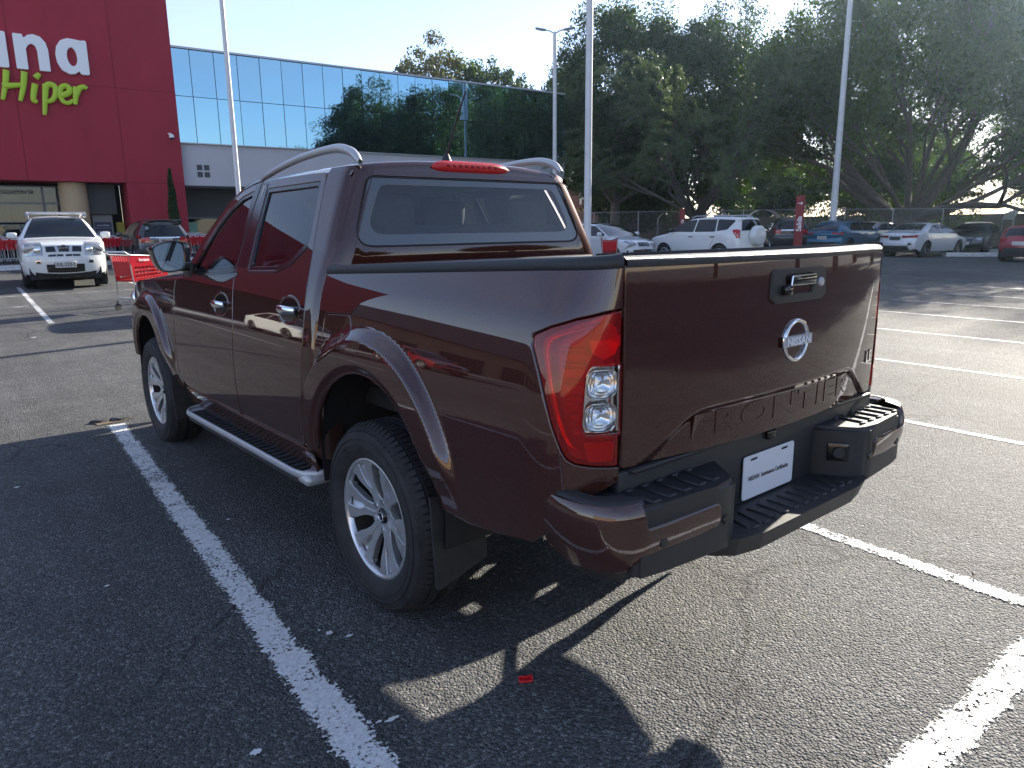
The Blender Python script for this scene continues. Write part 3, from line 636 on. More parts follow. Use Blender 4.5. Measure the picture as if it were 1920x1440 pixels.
pmat('bark_dark', (.075,.065,.055), .9, var=.35, vscale=6, bump=.8, bscale=25)
RNG = np.random.default_rng(11)
def quads(name, cen, size, mat, parent, asp=.55, up=None, dirs=None, label=None, cat=None, kind=None, cup=0.0):
    """many leaf faces in one mesh: cen (n,3), size (n,)"""
    n = len(cen); r = RNG
    if dirs is None:
        d = r.normal(size=(n, 3))
        if up is not None: d += np.array(up)
    else: d = dirs+r.normal(size=(n, 3))*.25
    d /= np.linalg.norm(d, axis=1)[:, None]
    q = r.normal(size=(n, 3)); s = np.cross(d, q); s /= np.linalg.norm(s, axis=1)[:, None]
    L_ = d*size[:, None]; S_ = s*(size*asp)[:, None]
    V = np.stack([cen-L_*.5, cen+S_*.5-L_*.05, cen+L_*.5, cen-S_*.5-L_*.05], 1).reshape(-1, 3).astype(np.float32)
    me = bpy.data.meshes.new(name); me.vertices.add(4*n); me.vertices.foreach_set('co', V.ravel())
    me.loops.add(4*n); me.loops.foreach_set('vertex_index', np.arange(4*n, dtype=np.int32))
    me.polygons.add(n); me.polygons.foreach_set('loop_start', np.arange(0, 4*n, 4, dtype=np.int32)); me.polygons.foreach_set('loop_total', np.full(n, 4, dtype=np.int32))
    me.update(); me.materials.append(MATS[mat]); o = bpy.data.objects.new(name, me)
    return link(o, parent, label, cat, None, kind)
def limbs(m, base, dirv, length, r0, depth, rnd, tips, spread=.55, up=.15, nchild=3, taper=.62, curve=.25):
    p = Vector(base); d = Vector(dirv).normalized(); pts = [p.copy()]; n = 5; rad = [r0]
    bend = Vector((rnd.gauss(0,1), rnd.gauss(0,1), rnd.gauss(0,.6)))*curve
    for i in range(n):
        d = (d+bend*.25+Vector((0,0,up*.25))+Vector((rnd.gauss(0,1), rnd.gauss(0,1), rnd.gauss(0,1)))*.06).normalized(); p = p+d*(length/n); pts.append(p.copy()); rad.append(r0*(1-(1-taper)*(i+1)/n))
    m.tube(pts, r0, 7 if r0 > .08 else 5, radii=rad, cap=False)
    if depth == 0:
        tips += pts[2:]; return
    if depth == 1: tips += pts[3:]
    for k in range(nchild):
        i = rnd.randint(3, n) if k else n
        a = Vector((rnd.gauss(0,1), rnd.gauss(0,1), rnd.gauss(0,.7))).normalized()
        limbs(m, pts[i], (d+a*spread).normalized(), length*rnd.uniform(.6,.85), rad[i]*.72, depth-1, rnd, tips, spread, up, nchild, taper, curve)
def crown_clumps(n, rx, ry, rz, zc, rnd, shell=.55, bumps=7, lo=-.75):
    """clump centres filling an uneven ellipsoid, denser near its surface"""
    out = []; lob = [(Vector((rnd.gauss(0,1), rnd.gauss(0,1), rnd.gauss(.2,.8))).normalized(), rnd.uniform(.06,.24)) for _ in range(bumps)]
    while len(out) < n:
        v = Vector((rnd.gauss(0,1), rnd.gauss(0,1), rnd.gauss(0,1))).normalized()
        if v.z < lo: continue
        r = shell+(1-shell)*rnd.random()**.6 if rnd.random() < .85 else rnd.random()**.5
        k = 1+sum(a*max(0, v.dot(l))**8 for l, a in lob)-.12*rnd.random()
        out.append(Vector((v.x*rx*r*k, v.y*ry*r*k, zc+v.z*rz*r*k)))
    return out
def fill(clumps, per, rad, size, rnd_np, flat=.8, tuft=0.0):
    C = np.array([[c.x, c.y, c.z] for c in clumps]); n = len(C); k = per
    off = rnd_np.normal(size=(n, k, 3)); off /= np.linalg.norm(off, axis=2)[..., None]; off *= (rnd_np.random((n, k, 1))**.45)*rad*rnd_np.uniform(.6,1.35,(n,1,1))
    off[..., 2] *= flat
    if tuft: off[..., 2] += np.abs(rnd_np.normal(size=(n, k)))*tuft
    cen = (C[:, None]+off).reshape(-1, 3); return cen, size*rnd_np.uniform(.6,1.4,len(cen))
def ficus(name, loc, h, rx, ry, trunk_h, label, seed, leaf='ficus_leaf', clumps=330, per=110, lsize=.225, lo=-.75, group='big trees along the street', zfac=.5, forks=5, spreadz=.9, shell=.55, trad=.38, depth=2):
    rnd = random.Random(seed); rn = np.random.default_rng(seed)
    root = empty(name, (loc[0], loc[1], gz(loc[0], loc[1])), rnd.uniform(0,6), label, 'tree', group)
    m = MB(); tips = []; m.tube([(0,0,-.2),(.03,.02,trunk_h*.5),(0,.05,trunk_h)], trad, 10, radii=[trad*1.35,trad*1.0,trad*.85], cap=False)
    for k in range(forks):
        a = 2*math.pi*(k+rnd.random()*.6)/forks; limbs(m, (0,.05,trunk_h*.95), (math.cos(a)*.8, math.sin(a)*.8, spreadz*rnd.uniform(.7,1.2)), min(h*.34, rx*.85), trad*.5, depth, rnd, tips, .6, .15, 3)
    m.build('trunk', 'bark', root, 60)
    rz = (h-trunk_h*.75)*.5; zc = h-rz
    cl = crown_clumps(clumps, rx, ry, rz, zc, rnd, shell, 9, lo)
    cl += [t for t in tips if (t.x/rx)**2+(t.y/ry)**2+((t.z-zc)/rz)**2 < 1.1][:clumps//3]
    c, s = fill(cl, per, min(rx, ry)*.15+.30, lsize, rn, .75, .22)
    quads('crown', c, s, leaf, root, .5, (0,0,.5))
    return root
# dense ficus left of the middle lamp post, behind the feathery tree
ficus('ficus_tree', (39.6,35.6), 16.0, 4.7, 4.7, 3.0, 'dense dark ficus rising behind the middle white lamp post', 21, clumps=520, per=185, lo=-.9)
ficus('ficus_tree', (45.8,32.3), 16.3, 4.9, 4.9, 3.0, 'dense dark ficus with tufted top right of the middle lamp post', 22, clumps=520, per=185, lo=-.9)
# the great spreading ficus at the right
def spreading_ficus():
    rnd = random.Random(5); rn = np.random.default_rng(5)
    root = empty('spreading_ficus_tree', (47.5,17.8,.2), .4, 'huge spreading ficus with bare radiating limbs at the right', 'tree', 'big trees along the street')
    m = MB(); tips = []
    m.tube([(0,0,-.2),(.05,0,.8),(.1,.05,1.7)], .8, 14, radii=[1.05,.78,.85], cap=False)
    for k in range(15):
        a = 2*math.pi*(k+rnd.random()*.5)/15; el = rnd.uniform(.25,1.6)
        limbs(m, (.1+.4*math.cos(a),.05+.4*math.sin(a),1.3+rnd.random()*.5), (math.cos(a), math.sin(a), el), rnd.uniform(5.4,7.2), rnd.uniform(.15,.27), 2, rnd, tips, .50, .16, 3, .62, .18)
    m.build('trunk', 'bark', root, 60)
    cl = crown_clumps(560, 10.5, 10.5, 5.4, 9.6, rnd, .62, 12, -.5)
    tp = [t for t in tips if t.z > 4.2]; rnd.shuffle(tp); cl += tp[:420]
    c, s = fill(cl, 120, 1.2, .24, rn, .7, .2)
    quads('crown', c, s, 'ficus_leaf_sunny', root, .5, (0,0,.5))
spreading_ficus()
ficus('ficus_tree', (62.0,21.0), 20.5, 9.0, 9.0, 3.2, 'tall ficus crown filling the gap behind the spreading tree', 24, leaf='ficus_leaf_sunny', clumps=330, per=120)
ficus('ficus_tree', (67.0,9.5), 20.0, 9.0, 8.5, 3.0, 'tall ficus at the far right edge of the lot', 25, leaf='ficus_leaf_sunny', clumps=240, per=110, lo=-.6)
# feathery grey-green tree
def feathery():
    rnd = random.Random(8); rn = np.random.default_rng(8)
    root = empty('feathery_tree', (35.0,25.0,.28), 0, 'feathery grey green tree with drooping sprays in front of the ficus', 'tree', 'big trees along the street')
    m = MB(); tips = []
    m.tube([(0,0,-.2),(.1,0,.9),(.05,.1,1.8)], .3, 10, radii=[.42,.30,.28], cap=False)
    for k in range(11):
        a = 2*math.pi*(k+rnd.random()*.5)/11
        limbs(m, (.05,.1,1.6+rnd.random()*.4), (math.cos(a), math.sin(a), rnd.uniform(.35,1.5)), rnd.uniform(3.2,4.6), .13, 2, rnd, tips, .55, .12, 3, .6, .2)
    P_ = []; Dr = []
    tw = MB()
    ends = [(t, Vector((t.x, t.y, (t.z-3)*.55)).normalized()) for t in tips]
    rnd.shuffle(ends)
    for t, d in ends[:900]:
        L2 = rnd.uniform(.9,1.9); n = 26; p = t.copy(); dd = (d+Vector((rnd.gauss(0,.4), rnd.gauss(0,.4), rnd.gauss(.1,.35)))).normalized(); pts = [p.copy()]
        for i in range(n):
            dd = (dd+Vector((0,0,-.035))+Vector((rnd.gauss(0,1), rnd.gauss(0,1), rnd.gauss(0,1)))*.05).normalized(); p = p+dd*(L2/n)
            if i % 8 == 7: pts.append(p.copy())
            for _ in range(4):
                P_.append((p.x+rnd.gauss(0,.07), p.y+rnd.gauss(0,.07), p.z+rnd.gauss(0,.07))); Dr.append((dd.x+rnd.gauss(0,.7), dd.y+rnd.gauss(0,.7), dd.z+rnd.gauss(0,.7)))
        tw.tube(pts, .012, 3, cap=False)
    m.v, m.f = m.v, m.f; m.add(tw.v, tw.f)
    m.build('trunk', 'bark_dark', root, 60)
    c = np.array(P_); quads('crown', c, .155*rn.uniform(.6,1.4,len(c)), 'feather_leaf', root, .34, None, np.array(Dr))
feathery()
# trees behind the glass block
for k, (px, y, h, r_, lf, lb) in enumerate(((40.0,62.0,18.9,4.2,'olive_leaf','olive brown treetop showing above the glass block parapet'),(45.8,62.5,18.2,3.8,'ficus_leaf_sunny','green treetop beside the olive one above the parapet'),(50.5,62.0,18.6,3.4,'ficus_leaf','dark pointed treetop at the right end of the parapet'),(60.0,62.5,18.4,4.2,'ficus_leaf','dark treetop between the glass block and the far lamp post'))):
    ficus('background_tree', (px, y), h, r_, r_, 5.0, lb, 40+k, leaf=lf, clumps=200, per=90, lsize=.32, group='treetops behind the glass block', depth=1)
# low dark growth between the block and the big trees
for k, (x, y, h, r_, lb) in enumerate(((44.0,38.0,6.5,3.6,'dark bushy tree at the right corner of the glass block'),(60.0,36.5,8.0,5.0,'dark bushy tree deep behind the feathery tree'),(63.0,26.0,8.0,6.0,'shaded bushy tree behind the fence near the exit sign'),(62.0,10.0,9.0,6.5,'shaded bushy tree behind the spreading ficus trunk'))):
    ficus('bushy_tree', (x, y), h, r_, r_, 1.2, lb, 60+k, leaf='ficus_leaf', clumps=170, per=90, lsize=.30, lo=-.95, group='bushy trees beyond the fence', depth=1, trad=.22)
# trees past the right edge, mirrored in the glass block and the tailgate: copies of the built ones
_src = [o for o in bpy.data.objects if o.name.startswith('ficus_tree')]
for k, (x, y, rz, sc, i, lb) in enumerate(((41.5,-5.0,1.0,1.05,0,'ficus past the right edge mirrored in the glass panes'),(37.5,-14.0,2.2,1.1,1,'second ficus past the right edge mirrored in the glass panes'),(42.0,-25.0,3.9,1.05,0,'third ficus past the right edge mirrored in the glass panes'),(54.0,-13.0,5.0,1.3,1,'tall ficus past the right edge mirrored in the glass panes'),(33.0,-38.0,.3,.80,1,'ficus behind the camera mirrored in the tailgate'),(18.0,-44.0,1.7,.72,0,'lower ficus behind the camera mirrored in the tailgate'),(84.0,34.0,2.0,1.25,0,'distant ficus filling the gap over the street wall'),(80.0,48.0,4.0,1.2,1,'distant ficus behind the feathery tree'),(90.0,18.0,.5,1.3,1,'distant ficus low behind the black sedan'),(88.0,2.0,3.0,1.2,0,'distant ficus low at the right edge'))):
    s_ = _src[i % 2]; c = s_.copy(); COL.objects.link(c); c.location = (x, y, gz(x, y)); c.rotation_euler = (0,0,rz); c.scale = (sc*1.2, sc*1.2, sc*(.58 if x > 75 else 1.0)); c['label'] = lb; c['group'] = 'more trees round the car park'
    for ch in s_.children:
        d = ch.copy(); COL.objects.link(d); d.parent = c
# hedges
def hedge(a, b, h, w, label, seed, base=0.0):
    rn = np.random.default_rng(seed); a = np.array(a); b = np.array(b); L_ = np.linalg.norm(b-a); t = (b-a)/L_; nrm = np.array([-t[1], t[0]])
    n = int(L_*h*w*90+L_*900*.5); u = rn.random(n)*L_; s = (rn.random(n)-.5)*w; z = rn.random(n)*h; f = rn.integers(0, 3, n)
    s = np.where(f == 0, np.sign(s)*w*.5+rn.normal(size=n)*.06, s); z = np.where(f == 1, h+rn.normal(size=n)*.07, z)
    p = a[None]+t[None]*u[:, None]+nrm[None]*s[:, None]
    root = empty('clipped_hedge', (*((a+b)/2), gz(*((a+b)/2))+base), 0, label, 'hedge', 'hedges along the street'); m_ = (a+b)/2
    quads('foliage', np.stack([p[:, 0]-m_[0], p[:, 1]-m_[1], z], 1), .16*rn.uniform(.6,1.5,n), 'hedge_leaf', root, .6, (0,0,.6))
    mm = MB(); ang = math.atan2(t[1], t[0])
    for k in range(max(3, int(L_/1.2))):
        q = a+t*((k+.5)/max(3, int(L_/1.2)))*L_-m_; mm = MB(); mm.tube([(q[0],q[1],0),(q[0]+.05,q[1],h*.7)], .03, 5); mm.build('stem', 'bark_dark', root)
hedge((47.0,25.0), (53.0,15.5), 3.1, 1.1, 'clipped hedge with sunlit top behind the exit sign', 1)
hedge((54.0,13.0), (57.0,3.0), 3.9, 1.3, 'tall clipped hedge with sunlit top at the far right', 2)
# thin cypress by the crimson pier, and its small side shrub
def cypress():
    rn = np.random.default_rng(3); rnd = random.Random(3)
    root = empty('cypress_tree', (8.15,35.35,.40), 0, 'thin dark cypress against the crimson pier', 'tree')
    n = 9000; z = rn.random(n)**1.2*3.95; r = .36*np.clip(1-z/4.0, 0, 1)**.85+.04; a = rn.random(n)*2*np.pi; k = np.sqrt(rn.random(n))
    c = np.stack([r*k*np.cos(a)+.02*np.sin(z*5), r*k*np.sin(a), z+.1], 1)
    quads('crown', c, .11*rn.uniform(.5,1.4,n), 'ficus_leaf', root, .35, (0,0,1.6))
    m = MB(); m.tube([(0,0,0),(0,0,3.6)], .05, 6, radii=[.06,.012]); m.build('trunk', 'bark_dark', root)
    root = empty('leafless_shrub', (7.0,35.2,.40), 0, 'small spreading leafless shrub left of the thin cypress', 'shrub')
    m = MB()
    for k in range(9):
        a = rnd.uniform(0,6.28); m.tube([(0,0,0),(.3*math.cos(a),.3*math.sin(a),.6),(.75*math.cos(a),.75*math.sin(a),1.0+rnd.random()*.9)], .02, 4, radii=[.03,.02,.008])
    m.build('branches', 'bark_dark', root)
cypress()
# ================================================================== the pickup truck
def make_paint():
    m, nt, b = nmat('maroon_paint')
    b.inputs['Metallic'].default_value = .30; b.inputs['Roughness'].default_value = .42; b.inputs['Specular IOR Level'].default_value = 0.0
    b.inputs['Coat Weight'].default_value = 1.0; b.inputs['Coat Roughness'].default_value = .012; b.inputs['Coat IOR'].default_value = 1.72
    t = nt.nodes.new('ShaderNodeTexCoord'); v = nt.nodes.new('ShaderNodeTexVoronoi'); v.inputs['Scale'].default_value = 900
    r = nt.nodes.new('ShaderNodeValToRGB'); r.color_ramp.elements[0].color = (.028, .0072, .0064, 1); r.color_ramp.elements[1].color = (.076, .0235, .0165, 1)
    nt.links.new(t.outputs['Object'], v.inputs['Vector']); nt.links.new(v.outputs['Color'], r.inputs['Fac'])
    # thin road dust low on the panels, in streaks of its own
    sp_ = nt.nodes.new('ShaderNodeSeparateXYZ'); nt.links.new(t.outputs['Object'], sp_.inputs[0])
    zr = nt.nodes.new('ShaderNodeMapRange'); zr.inputs['From Min'].default_value = .88; zr.inputs['From Max'].default_value = .45; zr.inputs['To Max'].default_value = .42; nt.links.new(sp_.outputs[2], zr.inputs['Value'])
    dn = nt.nodes.new('ShaderNodeTexNoise'); dn.inputs['Scale'].default_value = 7; dn.inputs['Detail'].default_value = 8; dn.inputs['Roughness'].default_value = .7; nt.links.new(t.outputs['Object'], dn.inputs['Vector'])
    dm = nt.nodes.new('ShaderNodeMath'); dm.operation = 'MULTIPLY'; nt.links.new(zr.outputs[0], dm.inputs[0]); nt.links.new(dn.outputs['Fac'], dm.inputs[1])
    dx = nt.nodes.new('ShaderNodeMix'); dx.data_type = 'RGBA'; dx.inputs[7].default_value = (.14,.115,.095,1); nt.links.new(dm.outputs[0], dx.inputs[0]); nt.links.new(r.outputs['Color'], dx.inputs[6]); nt.links.new(dx.outputs[2], b.inputs['Base Color'])
    n = nt.nodes.new('ShaderNodeTexNoise'); n.inputs['Scale'].default_value = 5; n.inputs['Detail'].default_value = 4
    mr = nt.nodes.new('ShaderNodeMapRange'); mr.inputs['To Min'].default_value = .008; mr.inputs['To Max'].default_value = .035; mr.inputs['From Min'].default_value = .35; mr.inputs['From Max'].default_value = .75
    nt.links.new(t.outputs['Object'], n.inputs['Vector']); nt.links.new(n.outputs['Fac'], mr.inputs['Value']); nt.links.new(mr.outputs['Result'], b.inputs['Coat Roughness'])
make_paint()
pmat('black_plastic', (.020, .021, .023), .52, bump=.12, bscale=900, var=.15, vscale=6)
pmat('black_gloss', (.010, .010, .011), .12, spec=.6)
pmat('rubber', (.018, .018, .019), .72, var=.55, vscale=14, bump=.05, bscale=300)
pmat('alloy', (.68, .69, .71), .27, .78, var=.05, vscale=20)
pmat('silver_trim', (.50, .51, .53), .38, .35, var=.04)
pmat('chrome', (.80, .81, .83), .05, 1.0)
pmat('cabin_fabric', (.035, .035, .038), .85, var=.2, vscale=40)
pmat('cabin_grey', (.50, .49, .47), .8)
pmat('underbody', (.012, .012, .013), .8, var=.4, vscale=9)
pmat('plate_white', (.74, .75, .80), .38)
pmat('ink', (.012, .012, .016), .5)
pmat('lamp_red_inner', (.90, .05, .045), .20, .55)
pmat('lamp_dark_red', (.34, .010, .012), .22, .35, var=.35, vscale=26)
pmat('lamp_reflector', (.62, .02, .02), .22, 0, bump=.3, bscale=260)
pmat('lamp_silver', (.78, .79, .80), .14, .95)
pmat('mirror_glass', (.34, .38, .43), .02, 1.0)
glassmat('window_tint', (.66, .71, .70), 1.52)
glassmat('window_rear_tint', (.86, .92, .93), 1.6)
pmat('frit', (.012,.013,.014), .06, spec=.95); MATS['frit'].node_tree.nodes['Principled BSDF'].inputs['IOR'].default_value = 1.62
glassmat('windscreen', (.72, .78, .76), 1.5)
def make_lens():
    m, nt, b = nmat('lens_red'); b.inputs['Base Color'].default_value = (.70,.016,.020,1); b.inputs['Roughness'].default_value = .06; b.inputs['Coat Weight'].default_value = .6
    t = nt.nodes.new('ShaderNodeBsdfTransparent'); t.inputs['Color'].default_value = (.92,.07,.07,1); mx = nt.nodes.new('ShaderNodeMixShader'); mx.inputs[0].default_value = .26
    nt.links.new(t.outputs[0], mx.inputs[1]); nt.links.new(b.outputs[0], mx.inputs[2])
    fr = nt.nodes.new('ShaderNodeFresnel'); fr.inputs['IOR'].default_value = 1.38; gl = nt.nodes.new('ShaderNodeBsdfGlossy'); gl.inputs['Roughness'].default_value = .01; m2 = nt.nodes.new('ShaderNodeMixShader')
    nt.links.new(fr.outputs[0], m2.inputs[0]); nt.links.new(mx.outputs[0], m2.inputs[1]); nt.links.new(gl.outputs[0], m2.inputs[2]); nt.links.new(m2.outputs[0], nt.nodes['Material Output'].inputs['Surface'])
make_lens()
glassmat('lens_clear', (.93, .94, .95), 1.5)

TRUCK = empty('pickup_truck', (0,0,0), 0, 'maroon double cab pickup truck filling the foreground with FRONTIER on its tailgate', 'pickup truck')
_W = Spline([.38,.45,.52,.60,.70,.85,1.0,1.15,1.25,1.32,1.45,1.6,1.7,1.80],[.845,.873,.893,.905,.911,.911,.901,.877,.853,.826,.775,.712,.667,.618])
def flare(y, z):
    f = 0.0
    if y < 1.5:
        r = math.hypot(y+.025, z-.505); k = sstep(.58,.78,z) if y < -.025 else 1.0
        f = .036*sstep(.625,.572,r)*k-.014*sstep(.49,.455,r)
    else:
        r = math.hypot(y-3.13, z-.48); k = sstep(.55,.75,z) if y < 3.13 else 1.0
        f = .036*sstep(.605,.555,r)*k-.014*sstep(.475,.44,r)
    return f
def Wd(y, z):
    w = _W(z)
    if y > 3.2: w -= .20*(y-3.2)**2
    return w
def side(u, z): return (-(Wd(u, z)+flare(u, z)), u, z)
_BZ = ((0,-.92),(0,-1.07),(.45,-1.135),(1,-1.152))
def bedplan(u):
    if u >= -.92: return 0.0, u
    t = (-.92-u)/.30; c = ((1-t)**3, 3*t*(1-t)**2, 3*t*t*(1-t), t**3)
    return sum(a*q[0] for a, q in zip(c, _BZ)), sum(a*q[1] for a, q in zip(c, _BZ))
def bed(u, z):
    f, y = bedplan(u); w = Wd(y, z); return (-(w-f*(w-.74)+flare(y, z)*(1-f)), y, z)
def arc(cy, cz, r, a0, a1, n=40): return [(cy+r*math.cos(R(a0+(a1-a0)*i/n)), cz+r*math.sin(R(a0+(a1-a0)*i/n))) for i in range(n+1)]
P = 'maroon_paint'
zt = lambda u: 1.331-.046*u
# ---- bed sides
lamp = [(-1.2085,1.272),(-1.13,1.263),(-1.043,1.246),(-.975,1.222),(-.932,1.197),(-.932,1.17),(-.962,1.096),(-1.009,.958),(-1.038,.892),(-1.052,.872),(-1.075,.860),(-1.125,.852),(-1.2085,.845)]
uf = lambda z: .40+.045*sstep(1.15,.8,z)
bed_ol = [(.40,1.313)]+[(u, zt(u)) for u in (.2,0,-.3,-.6,-.9,-1.0,-1.1)]+[(-1.2125,zt(-1.2125)),(-1.2125,1.277)]
bed_ol += [(a, b) for a, b in offset(list(reversed(lamp)), -.004)[::-1]][1:-1]
bed_ol += [(-1.2125,.840),(-1.2125,.800),(-1.12,.765),(-1.03,.725),(-1.0,.66),(-.956,.605),(-.80,.575),(-.656,.558),(-.52,.562)]
bed_ol += arc(-.025,.505,.452,172.5,7.5)+[(.445,.56)]+[(uf(z), z) for z in (.7,.8,.9,1.0,1.1,1.2)]
fuel = rpoly([(.345,1.155),(.125,1.168),(.100,1.095),(.165,1.030),(.335,.952),(.36,.99)], .03)
bs = panel('bed_side', bed_ol, bed, P, TRUCK, res=.024, holes=[fuel], depth=.022, both=True, dense=((-.68,.45,.56,1.16),.0105))
panel('fuel_door', offset(fuel if area2(fuel) > 0 else fuel[::-1], .0035), bed, P, bs[0], res=.03, depth=.02)
panel('fuel_door', offset(fuel if area2(fuel) > 0 else fuel[::-1], .0035), bed, P, bs[1], res=.03, depth=.02, mirror=True)
# ---- tail lamps
def lamp_in(u, z): return bed(u, z)
def tail_lamp(mir):
    root = panel('tail_lamp', offset(lamp[::-1], .002), bed, 'lens_red', TRUCK, res=.03, depth=.012, mirror=mir, lift=.002,
                 holes=[clear_ol])
    panel('lens', offset(clear_ol, .001), bed, 'lens_clear', root, res=.03, depth=.01, mirror=mir, lift=.003)
    panel('housing', offset(lamp[::-1], .004), bed, 'lamp_dark_red', root, res=.04, depth=0, mirror=mir, lift=-.034)
    panel('reversing_lamp', clear_ol, bed, 'lamp_silver', root, res=.025, depth=.03, mirror=mir, lift=-.026)
    for z0, z1 in ((.945,1.026),(1.036,1.117)):
        rws = []
        for k in range(21):
            a = 2*math.pi*k/20; ca, sa2 = math.cos(a), math.sin(a); sq = max(abs(ca), abs(sa2))**.6
            rws.append([Vector(bed(-1.150+.052*r*ca/sq, (z0+z1)/2+(z1-z0)/2*r*sa2/sq))+Vector((.45,.55,0))*dd for r, dd in ((1.0,.004),(.93,.010),(.90,.006),(.75,.014),(.72,.010),(.55,.018),(.52,.014),(.30,.022),(.02,.024))])
        mb_ = MB(); mb_.grid(rws); mb_ = mb_.mirrored() if mir else mb_; mb_.build('reflector_bowl', 'lamp_silver', root, 25)
    panel('reflector', rpoly([(-1.195,.858),(-1.115,.862),(-1.098,.918),(-1.2,.915)], .008), bed, 'lamp_reflector', root, res=.03, depth=.006, mirror=mir, lift=-.006)
    # light guide: a bright C-shaped strip, and fins between it and the clear window
    c = catmull([(p[0], p[1], 0) for p in ((-1.13,1.236),(-1.02,1.208),(-.972,1.178),(-.985,1.10),(-1.02,.99),(-1.055,.915),(-1.10,.885))], 6)
    m = MB(); m.grid([[Vector(bed(q.x+du, q.y+du*.3))+Vector((.5,.5,0))*dd for du, dd in ((-.011,.028),(-.007,.012),(.004,.010),(.009,.026))] for q in c])
    if mir: m = m.mirrored()
    m.build('light_guide', 'lamp_red_inner', root, 60)
    for z in (1.165,1.125,1.08,1.035,.985,.945):
        u0 = -.995-(1.165-z)*.28
        m = MB(); m.grid([[Vector(bed(u, z+dz))+Vector((.5,.5,0))*dd for dz, dd in ((.006,.034),(.002,.018),(-.002,.018),(-.012,.034))] for u in (u0-.012, (u0-1.09)/2, -1.088)])
        if mir: m = m.mirrored()
        m.build('lamp_fin', 'lamp_red_inner', root, 60)
    m = MB(); 
    rows = []
    for k in range(9):
        a = math.pi*k/8; rows.append([Vector(bed(-1.15+r*math.cos(a*2)*.055, 1.19+r*math.sin(a*2)*.05))+Vector((.45,.5,0))*(.020+.020*(1-r)) for r in (1.0,.7,.35,.02)])
    m.grid(rows)
    if mir: m = m.mirrored()
    m.build('brake_bowl', 'lamp_red_inner', root, 60)
    return root
clear_ol = rpoly([(-1.2085,.937),(-1.103,.937),(-1.092,.96),(-1.092,1.10),(-1.108,1.125),(-1.2085,1.125)], [0,.012,.01,.01,.012,0])
tail_lamp(False); tail_lamp(True)
# ---- tailgate
_pk = Spline([-.74,-.68,-.60,-.52,-.46,-.38,-.20,0,.20,.38,.46,.52,.60,.68,.74],[.822,.838,.884,.938,.965,.974,.977,.978,.977,.974,.965,.938,.884,.838,.822])
def gate(x, z):
    y = -1.227+.075*(x/.74)**2+.10*max(0, z-1.19)**2+.05*max(0, 1.12-z)**2
    y += .013*sstep(0,.032,_pk(x)-z)
    return (x, y, z)
gate_ol = rpoly([(-.7355,.832),(.7355,.832),(.7355,1.388),(-.7355,1.388)], .008)
TG = panel('tailgate', gate_ol, gate, P, TRUCK, out=(0,-1,0), res=.026, depth=.02, dense=((-.73,.73,.835,.995),.0095))
def on_gate(name, body, size, cx, cz, mat, xs=1.0, lift=.002, bold=0.0, spacing=1.0, depth=.003, parent=TG):
    v, f = text2d(body, size, bold, 0, spacing, xs, depth)
    V = []
    for x, y, z in v:
        p = Vector(gate(cx+x, cz+y)); V.append((p.x, p.y-lift-z, p.z))
    return mobj(name, V, f, mat, parent)
on_gate('raised_lettering', 'FRONTIER', .098, 0, .876, P, 1.93, .0004, .0035, 1.12, .0036)
on_gate('trim_badge', 'LE', .062, .663, .962, 'chrome', 1.1, .003, .0015, 1.1, .004)
# emblem: ring, crossbar and name
m = MB()
for s in (0,):
    rows = []
    for k in range(49):
        a = 2*math.pi*k/48; rr = []
        for r, h in ((.0735,.000),(.0725,.007),(.067,.010),(.0605,.007),(.0595,.000)):
            x, z = r*1.03*math.cos(a), r*.96*math.sin(a); p = gate(x, 1.122+z); rr.append((p[0], p[1]-h, p[2]))
        rows.append(rr)
    m.grid(rows)
EMB = m.build('emblem_ring', 'chrome', TG, 60)
m = MB(); m.grid([[(x, gate(x, z)[1]-h, z) for z, h in ((1.1045,.002),(1.106,.011),(1.138,.011),(1.1395,.002))] for x in np.linspace(-.086,.086,9)])
m.build('emblem_bar', 'silver_trim', EMB, 30)
on_gate('emblem_lettering', 'NISSAN', .034, 0, 1.110, 'plate_white', 1.18, .0135, .0012, 1.05, .002, EMB)
# handle
hb = rpoly([(-.165,1.262),(-.14,1.247),(.14,1.247),(.165,1.262),(.158,1.345),(.14,1.352),(-.14,1.352),(-.158,1.345)], .012)
GH = panel('tailgate_handle', hb, gate, 'black_plastic', TG, out=(0,-1,0), res=.02, depth=.012, lift=.009, holes=[rpoly([(-.085,1.272),(.075,1.272),(.085,1.335),(-.095,1.335)], .015)])
panel('handle_recess', rpoly([(-.10,1.262),(.09,1.262),(.095,1.342),(-.10,1.342)], .01), gate, 'black_gloss', GH, out=(0,-1,0), res=.03, depth=0, lift=-.012)
m = MB(); m.rbox((0, gate(0,1.315)[1]-.010, 1.317), (.15,.022,.026), .006); m.build('handle_lever', 'black_gloss', GH)
m = MB(); m.tube([(-.07, gate(0,1.33)[1]-.018, 1.330),(.07, gate(0,1.33)[1]-.018, 1.332)], .0028, 6); m.tube([(-.08, gate(0,1.302)[1]-.020, 1.303),(.072, gate(0,1.3)[1]-.020, 1.303)], .0022, 6); m.tube([(-.07, gate(0,1.33)[1]-.018, 1.330),(-.08, gate(0,1.302)[1]-.020, 1.303)], .0024, 6); m.build('handle_trim', 'chrome', GH)
m = MB(); m.lathe([(.0,-.006),(.012,-.006),(.015,-.002),(.015,.01)], 16, 'Y', (.118, gate(.118,1.305)[1]-.012, 1.303)); m.build('lock_barrel', 'silver_trim', GH)
m = MB(); m.rbox((-.10, gate(-.1,1.295)[1]-.017, 1.288), (.035,.03,.03), .007); m.build('camera_pod', 'black_gloss', GH)
